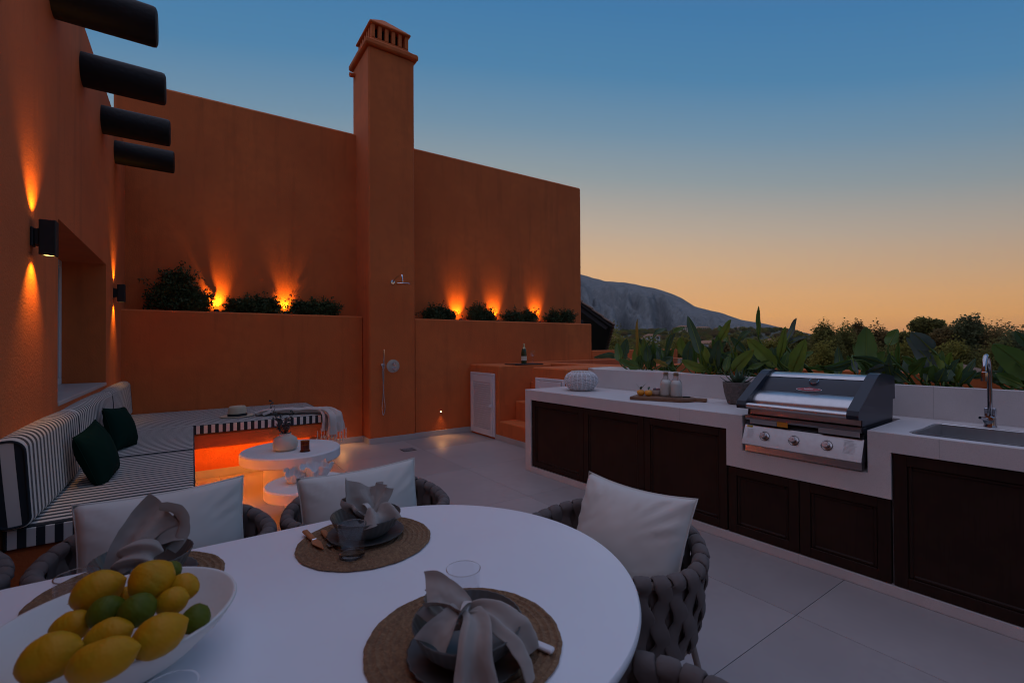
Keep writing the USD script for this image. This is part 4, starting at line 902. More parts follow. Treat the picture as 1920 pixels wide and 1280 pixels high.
PLANTS = [
 # label, root (s, m), leaves: (base px, tip px, width px, m, tilt, material, bend)
 ('bird of paradise plant nearest the pool, one drooping dark leaf over the parapet', (.75, 1.15), [((1168, 669), (1113, 670), 13, 1.15, .5, 2, .12), ((1196, 668), (1195, 598), 8, 1.2, 1.2, 4, .02), ((1200, 690), (1160, 674), 20, 1.05, .2, 0, .05), ((1216, 690), (1206, 632), 17, 1.15, .6, 0, .02), ((1224, 634), (1250, 615), 9, 1.2, .9, 2, -.1), ((1228, 688), (1225, 634), 11, 1.25, .7, 0, 0)]),
 ('bird of paradise plant with yellowing leaf left of the tall dark blade', (1.15, 1.1), [((1243, 682), (1262, 618), 10, 1.1, .8, 2, .05), ((1262, 624), (1285, 614), 9, 1.15, .6, 0, -.1), ((1252, 686), (1225, 673), 12, 1.0, .3, 4, .05), ((1265, 690), (1240, 655), 15, 1.1, .6, 0, .04), ((1282, 668), (1275, 632), 18, 1.25, .3, 1, .02), ((1250, 660), (1266, 622), 9, 1.3, .9, 3, .02)]),
 ('bird of paradise plant with tallest dark narrow blade, leaning left', (1.55, 1.1), [((1313, 664), (1289, 592), 19, 1.05, .35, 2, .04), ((1325, 694), (1277, 675), 20, .98, .3, 1, -.06), ((1303, 690), (1300, 640), 14, 1.2, .5, 0, .03), ((1320, 690), (1338, 660), 12, 1.15, .6, 2, .05), ((1330, 672), (1312, 640), 10, 1.3, .4, 0, .02)]),
 ('bird of paradise plant with upright leaves behind the agave pot', (1.9, 1.15), [((1350, 682), (1345, 628), 17, 1.05, .4, 0, .03), ((1348, 640), (1371, 599), 15, 1.1, .6, 1, .03), ((1366, 642), (1348, 610), 14, 1.2, .4, 0, .03), ((1385, 640), (1408, 619), 12, 1.2, .7, 2, -.08), ((1374, 695), (1414, 655), 24, .95, .2, 1, -.05), ((1360, 696), (1368, 662), 15, .98, .4, 0, .02), ((1398, 660), (1370, 632), 15, 1.25, .3, 2, .05)]),
 ('bird of paradise plant with one lone upright blade against the sky', (2.35, 1.15), [((1422, 630), (1422, 574), 9, 1.1, .4, 0, .02), ((1456, 688), (1400, 634), 30, 1.05, .3, 1, .06), ((1440, 692), (1402, 668), 16, .98, .5, 2, .05), ((1424, 694), (1428, 655), 10, 1.2, .4, 0, 0), ((1402, 692), (1442, 676), 10, 1.0, .7, 0, .05)]),
 ('bird of paradise plant with two slim tilted blades left of the grill top', (2.65, 1.15), [((1461, 672), (1473, 612), 15, 1.1, .4, 1, .03), ((1475, 640), (1493, 596), 11, 1.12, .5, 3, .04), ((1478, 644), (1513, 631), 10, 1.15, .6, 3, -.1), ((1484, 698), (1510, 636), 27, 1.0, .25, 1, .03), ((1468, 694), (1480, 652), 14, 1.2, .4, 0, .02), ((1470, 690), (1440, 660), 12, 1.2, .6, 0, .05)]),
 ('bird of paradise plant with drooping horizontal leaves behind the grill', (3.05, 1.15), [((1600, 676), (1545, 690), 15, 1.0, .7, 2, -.12), ((1596, 674), (1503, 688), 12, 1.05, .8, 0, -.1), ((1598, 672), (1608, 702), 11, 1.0, .4, 3, .06), ((1672, 690), (1596, 668), 15, 1.05, .75, 2, .12), ((1672, 684), (1622, 700), 17, .96, .5, 3, .06), ((1560, 698), (1530, 684), 11, 1.1, .4, 0, .05)]),
 ('bird of paradise plant with broad rounded upright leaf', (3.3, 1.2), [((1624, 692), (1624, 612), 36, 1.1, .1, 0, .03), ((1666, 648), (1682, 616), 22, 1.15, .4, 0, .04), ((1684, 690), (1684, 640), 9, 1.2, .5, 0, 0), ((1700, 715), (1668, 690), 20, .97, .4, 2, .05), ((1640, 700), (1656, 676), 12, 1.2, .6, 1, .04)]),
 ('bird of paradise plant with big bluish bent leaves', (3.5, 1.1), [((1756, 700), (1700, 632), 26, 1.0, .35, 3, .10), ((1746, 655), (1708, 622), 30, 1.05, .25, 3, .08), ((1748, 655), (1728, 630), 26, 1.1, .3, 3, .05), ((1738, 716), (1744, 668), 16, 1.0, .4, 2, .03), ((1735, 690), (1690, 668), 16, 1.1, .5, 0, .06), ((1760, 716), (1772, 690), 22, .96, .2, 2, .02)]),
 ('bird of paradise plant with cut green leaf beside the dark bud', (3.65, 1.1), [((1792, 718), (1788, 676), 22, 1.05, .2, 1, .02), ((1805, 718), (1830, 694), 17, .98, .4, 2, .04), ((1770, 716), (1782, 692), 26, .95, .2, 2, .03), ((1800, 716), (1818, 684), 13, 1.2, .5, 0, .03)]),
 ('bird of paradise plant with huge leaf at the right picture edge', (4.0, 1.1), [((1945, 712), (1862, 644), 46, 1.05, .3, 0, .10), ((1930, 650), (1904, 620), 18, 1.1, .4, 2, .05), ((1920, 724), (1866, 700), 24, .96, .4, 0, .06), ((1880, 722), (1850, 700), 14, 1.1, .5, 2, .04), ((1950, 700), (1985, 640), 30, 1.1, .3, 1, .05), ((1900, 722), (1925, 680), 20, 1.15, .4, 0, .05)]),
]
for pi, (label, (s0, m0), lv) in enumerate(PLANTS):
    root = K(s0, m0, .995)
    gx = np.random.default_rng(300 + pi); lv = list(lv); cxp = np.mean([q[0][0] for q in lv])
    for _ in range(8):
        bxp = cxp + gx.uniform(-48, 48); byp = 690 + (bxp - 1200) * .045 + gx.uniform(-12, 6); ln = gx.uniform(28, 62); an_ = gx.normal() * .55
        lv.append(((bxp, byp), (bxp + ln * math.sin(an_), byp - ln * math.cos(an_)), gx.uniform(13, 23), gx.uniform(1.0, 1.45), gx.uniform(.1, .8), int(gx.choice([0, 0, 1, 2, 2])), gx.normal() * .06))
    t = thing('bird_of_paradise', label, 'plant', tuple(root))
    for li, (b, tp, wpx, m, tilt, mi, bend) in enumerate(lv):
        B = kpx(*b, m); T = kpx(*tp, m + .10 * math.sin(li * 2.1 + pi)); w = wpx * np.dot(B - EYEP, fw) / FPX / max(.45, math.cos(tilt))
        bl, rib = blade(B, T, w, tilt, bend, li + 10 * pi, torn=(li % 3 == 2))
        lf = t.part('leaf', bl, 'blade_%d' % mi, True, world=True); lf.part('midrib', rib, 'blade_1', True, world=True)
        d = (T - B) / np.linalg.norm(T - B); r0 = root + np.array([.03 * math.cos(li * 1.9), .03 * math.sin(li * 1.9), 0])
        if B[2] > 1.03:
            c1 = np.array([r0[0], r0[1], r0[2] + .55 * max(B[2] - r0[2], .08)]); c2 = B - d * .12
            t.part('stalk', tube(bez(r0, c1, c2, B, n=14), np.linspace(.011, .006, 14), 7), 'blade_%d' % (1 if mi == 1 else 0), True, world=True)

# ================================================================== far land: valley floor, hills, mountain
def az_px(x): d = ray(x, 640); return math.atan2(d[0], d[1])
RIDGE = [(-400, 560), (300, 500), (700, 480), (950, 488), (1040, 500), (1087, 513), (1137, 527), (1178, 531), (1200, 535), (1225, 540), (1250, 547), (1278, 558), (1303, 574), (1330, 581), (1357, 588), (1391, 600), (1431, 606), (1468, 615), (1512, 624), (1560, 636), (1700, 648), (2600, 655)]
ra = np.array([az_px(x) for x, _ in RIDGE]); rz_ = []
for x, y in RIDGE:
    d = ray(x, y); rz_.append(d[2] / math.hypot(d[0], d[1]))
rz_ = np.array(rz_)
azs = np.linspace(az_px(-300), az_px(2500), 520); rs = np.r_[np.linspace(1500, 2300, 14), np.linspace(2340, 3950, 62), np.linspace(4000, 5600, 14)]
A_, R_ = np.meshgrid(azs, rs, indexing='ij')
slope = np.interp(A_, ra, rz_); Rr_ = 4000.0
H_ = slope * Rr_ + EYE + 10
q = np.clip((R_ - 1700) / (Rr_ - 1700), 0, 1)
prof = q ** 1.25; prof = np.where(R_ > Rr_, 1 - .5 * ((R_ - Rr_) / 1600) ** 1.2, prof)
XY = np.stack([R_ * np.sin(A_), R_ * np.cos(A_)], -1)
nz = meshkit.fbm(np.concatenate([XY / 420.0, 0 * R_[..., None]], -1), 5, 3) - .5
rid = 1 - np.abs(2 * meshkit.fbm(np.stack([A_ * 20 + R_ / 1500.0, R_ / 2000.0, 0 * R_], -1), 4, 9) - 1) * 2
env = q * (1 - q) ** 1.7 * 5.5 * (R_ <= Rr_)
Zm = -10 + np.maximum(H_, 0) * prof + H_ * env * (.34 * nz + .50 * (rid - .5)) + H_ * .018 * (meshkit.noise(np.concatenate([XY / 60.0, 0 * R_[..., None]], -1), 5) - .5) * (q > .9)
P = np.concatenate([XY, Zm[..., None]], -1)
MAT['mountain_rock'] = usdkit.material(stage, '/World/Looks/mountain_rock', {'geo': ('geometry', {}), 'n': ('noise_texture', dict(scale=.012, detail=9., roughness=.7)), 'r': ('rgb_ramp', {'ramp': [(.33, (.14, .148, .145)), (.55, (.20, .20, .19)), (.75, (.29, .275, .25))]}), 'n2': ('noise_texture', dict(scale=.05, detail=5.)), 'b': ('bump', dict(strength=.7, distance=30.)), 'p': ('diffuse_bsdf', {})},
    [('geo.position', 'n.vector'), ('n.fac', 'r.fac'), ('r.color', 'p.color'), ('geo.position', 'n2.vector'), ('n2.fac', 'b.height'), ('b.normal', 'p.normal')], surface='p.BSDF')
single('mountain', grid(P), 'mountain_rock', 'long grey mountain falling away to the right behind the trees', 'mountain', kind='structure', smooth=True)
def ground_z(az, r):
    # the villa hill rises on the left part of the view and sinks to the sea plain on the right
    k = np.clip((az_px(1640) - az) / (az_px(1640) - az_px(1440)), 0, 1); k = k * k * (3 - 2 * k)
    h = np.clip((r - 250) / 650, 0, 1); h = h * h * (3 - 2 * h)
    return -10 + k * 34 * h * (1 - .45 * np.clip((r - 900) / 900, 0, 1))
rs2 = np.r_[0.5, 12, 25, 45, 80, 130, np.linspace(180, 1500, 50), 1800, 2400, 4000, 7000]
az2 = np.linspace(-np.pi, np.pi, 241)
A2, R2 = np.meshgrid(az2, rs2, indexing='ij')
Z2 = ground_z(A2, R2) + 3.0 * (meshkit.noise(np.stack([R2 * np.sin(A2) / 90, R2 * np.cos(A2) / 90, 0 * A2], -1), 2) - .5) * np.clip(R2 / 300, 0, 1) * (R2 < 2000)
single('valley', grid(np.stack([R2 * np.sin(A2), R2 * np.cos(A2), Z2], -1)), 'valley', 'dark wooded valley floor below the terrace', 'valley', kind='structure', smooth=True)

# villas on the hillside
def far_house(label, px, py, w, wid, h, mats, floors=2, group=None, rz=0.4):
    p = atw(px, py, w); a_ = math.atan2(p[0], p[1]); gz = min(p[2] - h, ground_z(a_, math.hypot(p[0], p[1])))
    t = thing('villa' if w > 300 else 'white_house', label, 'house', (p[0], p[1], p[2] - h), -a_ + rz, group)
    dpt = wid * .6; wl, rf, wi = mats
    t.part('wall', bx(-wid / 2, wid / 2, -dpt / 2, dpt / 2, gz - p[2] + h - 2, h * .8, .05), wl, False)
    t.part('wing', bx(-wid * .72, -wid / 2, -dpt / 2 + 1, dpt / 2 - .5, gz - p[2] + h - 2, h * .55, .05), wl, False)
    hull = lambda x0, x1, y0, y1, z0, z1: mf.Manifold.hull_points(np.array([(x0, y0, z0), (x1, y0, z0), (x1, y1, z0), (x0, y1, z0), (x0 + (y1 - y0) * .4, (y0 + y1) / 2, z1), (x1 - (y1 - y0) * .4, (y0 + y1) / 2, z1)], float))
    t.part('roof', hull(-wid / 2 - .5, wid / 2 + .5, -dpt / 2 - .5, dpt / 2 + .5, h * .8 + .01, h), rf, False)
    t.part('roof', hull(-wid * .72 - .4, -wid / 2 + 1, -dpt / 2 + .6, dpt / 2, h * .55 + .01, h * .7), rf, False)
    nw = max(3, int(wid / 3))
    for fl_ in range(floors):
        for i in range(nw):
            x = -wid / 2 + wid * (i + .5) / nw; z0 = h * (.12 + .36 * fl_)
            t.part('window', bx(x - wid / nw * .26, x + wid / nw * .26, -dpt / 2 - .06, -dpt / 2 - .02, z0, z0 + h * .2, .01), wi, False)
VM = ('villa_wall', 'villa_roof', 'villa_window')
for k, (px, py, wid, h, lb) in enumerate(((1281, 610, 17, 9, 'cream villa leftmost on the far hillside'), (1316, 612, 22, 8.5, 'wide cream villa with terraces on the far hillside'), (1346, 614, 10, 6, 'small cream villa right of the wide villa on the far hillside'), (1390, 613, 19, 9, 'cream villa left of the lone upright blade on the far hillside'), (1412, 617, 12, 8, 'cream villa rightmost on the far hillside behind the lone blade'), (1368, 618, 9, 5, 'low cream villa between larger ones on far hillside'))):
    far_house(lb, px, py, 760 + 20 * (k % 3), wid, h, VM)
WM = ('white_wall', 'villa_roof', 'villa_window')
for px, py, w, wid, h, lb in ((1118, 622, 70, 5, 5, 'white house glimpsed beside the eave'), (1329, 638, 140, 6, 5, 'white house glimpsed between leaves under the villas'), (1222, 626, 230, 7, 5, 'pale house in the trees above the first plants'), (1890, 648, 95, 6, 5, 'pale house glimpsed through trees at the right edge'), (1448, 634, 110, 2.2, 4, 'narrow pale house turret left of the slim blades')):
    far_house(lb, px, py, w, wid, h, WM, 2)
hd = thing('garden_hut', 'small terracotta roofed hut behind the parapet at right', 'house', tuple(atw(1772, 712, 14)), -.6)
hd.part('wall', bx(-1.2, 1.2, -.8, .8, -9, -.05), 'stucco', False)
hd.part('roof', mf.Manifold.hull_points(np.array([(-1.5, -1, 0), (1.5, -1, 0), (1.5, 1, 0), (-1.5, 1, 0), (-.5, 0, .5), (.5, 0, .5)], float)), 'roof_tile', False)
ms = thing('radio_mast', 'thin grey mast standing far off between the trees', 'mast', tuple(atw(1694, 640, 420) - [0, 0, 14]))
ms.part('pole', tube([(0, 0, 0), (0, 0, 14 + 25 * 420 / FPX)], .22, 6), 'mast_grey', True)
ms.part('crossarm', bx(-1.2, 1.2, -.1, .1, 22, 22.3), 'mast_grey', False)

# trees
def tree(label, px, ytop, wid_px, w, mi, seed, n=5200, shape='round', base_y=None, leaf=None):
    g = np.random.default_rng(seed)
    top = atw(px, ytop, w); a_ = math.atan2(top[0], top[1]); r_ = math.hypot(top[0], top[1]); gz = ground_z(a_, r_) - .3
    W = wid_px * w / FPX / 2; Ht = top[2] - gz
    loc = (top[0], top[1], gz)
    t = thing('tree', label, 'tree', loc)
    ch_ = min(Ht * .72, max(2.4 * W, Ht * .45)) if shape != 'umbrella' else min(1.5 * W, Ht * .5)
    cz = Ht - ch_ / 2
    cl = []
    for k in range(20 if shape != 'umbrella' else 11):
        d = g.normal(size=3); d /= np.linalg.norm(d); q = g.random() ** .5 * .72
        cl.append((d[0] * W * q, d[1] * W * q, cz + d[2] * ch_ / 2 * q, g.uniform(.36, .58)))
    C = []
    for (x, y, z, s_) in cl:
        k = int(n / len(cl)); d = g.normal(size=(k, 3)); d /= np.linalg.norm(d, axis=1, keepdims=True)
        lum = .65 + .7 * meshkit.noise(d * 2.6 + seed + x, seed)
        rr_ = g.random(k) ** .4 * lum * s_
        pts = np.stack([x + d[:, 0] * W * rr_ * 1.25, y + d[:, 1] * W * rr_ * 1.25, z + d[:, 2] * (ch_ / 2 * rr_ * 1.2)], -1); C.append(pts)
    C = np.vstack(C); zt_ = np.percentile(C[:, 2], 99.7); C[:, 2] -= (zt_ - Ht); C = C[C[:, 2] > .15 * Ht]
    t.part('crown', leaves(C, leaf or max(.08, w * 4.0 / FPX), seed, .75, .45), 'tree_leaf_%d' % mi, False, kind='stuff')
    lim = [tube(bez((0, 0, 0), (.1 * W, 0, Ht * .3), (0, .1 * W, Ht * .75), n=10), np.linspace(.035 * Ht * .55, .02, 10) + .02, 8)]
    for (x, y, z, s_) in cl[:8]: lim.append(tube(bez((.05 * W, 0, Ht * .35 * g.uniform(.8, 1.2)), (x * .4, y * .4, z * .8), (x, y, z - (zt_ - Ht)), n=7), np.linspace(.10, .02, 7) * Ht / 11, 5))
    t.part('trunk', lim[0], 'trunk', True)
    for m in lim[1:]: t.part('limb', m, 'trunk', True)
TREES = [
 (1545, 607, 66, 46, 0, 'dark round olive tree, left one of the tall group behind the slim blades'), (1590, 610, 44, 50, 0, 'olive green tree just left of the broad upright leaf'), (1540, 640, 62, 38, 3, 'yellow green bushy tree below the dark olive tree'), (1605, 606, 30, 60, 1, 'brownish tree tip left of the broad upright leaf'),
 (1650, 609, 40, 62, 1, 'thin brownish tree right of the broad upright leaf'), (1736, 596, 52, 55, 0, 'umbrella crowned tree standing above the bluish leaves'), (1790, 610, 66, 50, 1, 'reddish brown tree right of the umbrella crowned tree'), (1784, 640, 60, 40, 3, 'yellowish low tree above the cut green leaf'),
 (1828, 590, 54, 48, 2, 'tall airy tree, the highest at right'), (1872, 607, 60, 46, 1, 'reddish brown tree beside the tall airy tree'), (1905, 622, 60, 40, 2, 'grey green tree at the right picture edge'), (1700, 640, 70, 52, 3, 'yellow green tree behind the bent bluish leaves'),
 (1500, 628, 40, 70, 0, 'small olive tree where the mountain slope ends'), (1455, 634, 60, 75, 3, 'yellow green tree behind the lone upright blade'), (1400, 640, 60, 66, 0, 'olive green tree below the villas'), (1340, 636, 60, 80, 1, 'brown green tree below the wide villa'), (1285, 634, 60, 70, 3, 'yellow green tree below the leftmost villa'),
 (1565, 622, 70, 72, 1, 'russet tree filling the gap in the tall group behind the slim blades'), (1690, 622, 74, 80, 0, 'olive tree left of the umbrella crowned tree, further off'), (1760, 618, 70, 76, 2, 'grey green tree behind the umbrella crowned tree'), (1850, 612, 80, 74, 0, 'olive tree behind the tall airy tree'), (1915, 612, 70, 70, 1, 'russet tree far off at the right picture edge'), (1630, 624, 64, 84, 3, 'yellow green tree behind the broad upright leaf'),
 (1152, 617, 84, 34, 3, 'bright willow-like tree beside the eave'), (1225, 636, 70, 48, 0, 'olive tree behind the first bird of paradise plant'), (1640, 645, 80, 44, 0, 'dark low tree behind the broad upright leaf'), (1850, 640, 80, 38, 0, 'dark low tree behind the tap'),
]
for k, (px, y, wd, w, mi, lb) in enumerate(TREES): tree(lb, px, y, wd, w, mi, 40 + k, shape='umbrella' if 'umbrella' in lb else 'round', n=7000 if 'airy' in lb or 'thin' in lb else 12000)
# the woodland that reads as one mass
g = np.random.default_rng(77)
protos = []
ww_ = UsdGeom.PointInstancer.Define(stage, '/World/woodland'); tag(ww_.GetPrim(), 'far dark woodland filling the valley and hillside below the villas', 'woodland', None, 'stuff')
for k in range(4):
    d = g.normal(size=(900, 3)); d /= np.linalg.norm(d, axis=1, keepdims=True); lum = .6 + .8 * meshkit.noise(d * 2.2 + k * 5, k)
    C = d * (g.random(900) ** .3 * lum)[:, None] * [1, 1, .9] + [0, 0, .9]
    UsdGeom.Xform.Define(stage, '/World/woodland/clump' + 'abcd'[k]) if False else None
    m = usdkit.mesh(stage, '/World/woodland/' + fresh('/World/woodland', 'tree_clump'), leaves(C, .24, k, .8, .5), MAT['tree_leaf_%d' % (k % 4)]); protos.append(m.GetPath())
pos, idx, sc = [], [], []
for _ in range(5200):
    a_ = g.uniform(az_px(900), az_px(2350)); r_ = 28 + 1250 * g.random() ** 1.9
    z = ground_z(np.array(a_), np.array(r_)); pos.append((r_ * math.sin(a_), r_ * math.cos(a_), float(z) - .5)); idx.append(int(g.integers(4))); s_ = g.uniform(2.0, 4.2) * (1.0 if r_ > 60 else .8); sc.append((s_ * 1.1, s_ * 1.1, s_))
ww_.CreatePrototypesRel().SetTargets(protos); ww_.CreatePositionsAttr([Gf.Vec3f(*map(float, p)) for p in pos]); ww_.CreateProtoIndicesAttr(idx); ww_.CreateScalesAttr([Gf.Vec3f(*map(float, s_)) for s_ in sc])
# ================================================================== dining table
TZ = .75
dt = thing('dining_table', 'long white oval-ended dining table in the foreground', 'table', (-.35, 1.3, 0))
stad = Polygon([(-1.30, 1.3), (.55, 1.3), (.55, 1.3001), (-1.30, 1.3001)]).buffer(.65, 48)
def ring(o, z): p = Polygon(sbox(-1.30, 1.2999, .55, 1.3001)).buffer(.65 + o, 40); return np.array([(a, b, z) for a, b in list(p.exterior.coords)[:-1]])
rows = [ring(-.4, TZ - .045), ring(-.06, TZ - .045), ring(-.012, TZ - .034), ring(-.002, TZ - .022), ring(0, TZ - .012), ring(-.0015, TZ - .004), ring(-.005, TZ), ring(-.03, TZ + .0002)]
n0 = min(map(len, rows)); rows = [r_[(np.arange(n0) * len(r_) / n0).astype(int)] for r_ in rows]
P = np.array(rows); P = np.concatenate([P, P[:, :1]], 1); v, f = grid(P); nb = P.shape[1]; k = len(v)
v = np.vstack([v, [[-.375, 1.3, TZ + .0004], [-.375, 1.3, TZ - .045]]])
f = np.vstack([f, [[7 * nb + i, 7 * nb + i + 1, k] for i in range(nb - 1)], [[i + 1, i, k + 1] for i in range(nb - 1)]])
tmsh = trimesh.Trimesh(v, f, process=False); tmsh.fix_normals()
dt.part('top', (np.array(tmsh.vertices), np.array(tmsh.faces)), 'table_white', 40, world=True)
for x in (-1.05, .28): dt.part('pedestal', lathe([(.001, 0), (.26, 0), (.26, .012), (.11, .05), (.09, .2), (.09, .55), (.15, .69), (.15, TZ - .046), (.001, TZ - .046)], 40) if False else mv(lathe([(.001, 0), (.24, 0), (.24, .012), (.11, .05), (.09, .2), (.09, .55), (.15, .69), (.15, TZ - .046), (.001, TZ - .046)], 40), (x, 1.3, 0)), 'table_white', True, world=True)

# ================================================================== rope chairs
def chair(label, loc, rz):
    t = thing('dining_chair', label, 'chair', loc, rz, None)
    def curve(p):            # angle from the back (+y)
        return np.array([.365 * np.sin(p) * (1 - .02 * np.cos(p)), .06 + .30 * np.cos(p), .655 + .065 * max(0.0, math.cos(p)) ** 1.3])
    PH = 2.3
    ph = np.linspace(-PH, PH, 60); C = np.array([curve(p) for p in ph])
    legs_f = [(s_ * .31, -.26) for s_ in (-1, 1)]
    fr = []
    for s_ in (-1, 1):
        e = curve(s_ * PH); fr.append(bez(e, e + [0, -.06, -.005], (e[0] * .98, e[1] - .075, .58), (s_ * .29, -.25, .385), n=10))
    t.part('rail', tube(np.vstack([fr[0][::-1][:-1], C, fr[1][1:]]), .013, 10), 'rail_taupe', True)
    B = C.copy(); B[:, 2] = .38; B[:, :2] = B[:, :2] * .90
    t.part('seat_frame', tube(np.vstack([[(-.29, -.25, .38)], B, [(.29, -.25, .38)], [(-.29, -.25, .38)]]), .013, 8), 'rail_taupe', True)
    for s_ in (-1, 1):
        t.part('leg', tube([(s_ * .28, -.24, .38), (s_ * .315, -.27, 0)], [.015, .011], 10), 'rail_taupe', True)
        t.part('leg', tube([(s_ * .22, .27, .38), (s_ * .29, .33, 0)], [.015, .011], 10), 'rail_taupe', True)
    NS = 25
    for i in range(NS):
        p = -PH + .03 + (2 * PH - .06) * i / (NS - 1)
        top = curve(p); dp = curve(p + .01) - curve(p - .01); tg = dp / np.linalg.norm(dp); out = np.array([tg[1], -tg[0], 0]); out /= np.linalg.norm(out)
        if out @ np.array([top[0], top[1] - .06, 0]) < 0: out = -out
        hgt = top[2] - .38
        path, wd = [], []
        sgn = 1 if i % 2 else -1
        base = np.array([top[0] * .93, top[1] * .93, 0])
        def lvl(q): return np.array([top[0] * (1 - .10 * q * q), top[1] * (1 - .10 * q * q), top[2] - hgt * q])
        for q in np.linspace(1, .06, 12): path.append(lvl(q) - out * (.013 + .006 * sgn * math.cos(q * 11)) + tg * .012 * sgn * math.sin(q * 11))
        for a in np.linspace(-.1, np.pi + .1, 7): path.append(top - out * .022 * math.cos(a) + np.array([0, 0, .021 * math.sin(a) + .002]))
        for q in np.linspace(.06, 1, 16): path.append(lvl(q) + out * (.0125 + .0075 * sgn * math.cos(q * 11)) - tg * .013 * sgn * math.sin(q * 11))
        path = np.array(path)
        t.part('strap', tube(path, None, 8, True, flat=(.0275 + .002 * np.cos(np.arange(len(path)) * 1.3 + i * np.pi), np.full(len(path), .0085)), side=tg), 'rope', 60)
    st = rbox(-.27, .27, -.27, .25, .40, .475, .035, 12)
    t.part('seat_cushion', st, 'pillow_white', 40)
    return t
c0 = chair('woven rope chair at the far side of table nearest the striped bench', (-.09, 2.22, 0), 0.0)
copy(c0, 'woven rope chair at the far side of table in front of coffee tables', (.70, 2.20, 0), -.22)
copy(c0, 'woven rope chair at the rounded right end of the table', (1.31, 1.30, 0), -np.pi / 2 + .13)
copy(c0, 'woven rope chair at lower right, only its arm end in view', (.61, .63, 0), np.pi + .12)
copy(c0, 'woven rope chair at left edge, only its curved arm in view', (-.905, 2.24, 0), 0.0)
throw_pillow('chair_pillow', 'white pillow in the chair nearest the striped bench', 'pillow', .56, .47, .21, (-.085, 2.33, .635), face((.02, -1, .22), roll=.03), 'pillow_white', 21, wr=.008, ear=.055)
throw_pillow('chair_pillow', 'white pillow in the chair in front of the coffee tables', 'pillow', .565, .46, .21, (.685, 2.27, .62), face((-.12, -1, .22), roll=.05), 'pillow_white', 22, wr=.008, ear=.055)
throw_pillow('chair_pillow', 'white pillow in the chair at the right table end', 'pillow', .54, .50, .22, (1.45, 1.285, .63), face((-1, -.06, .42), roll=0.02), 'pillow_white', 23, wr=.012, ear=.075)

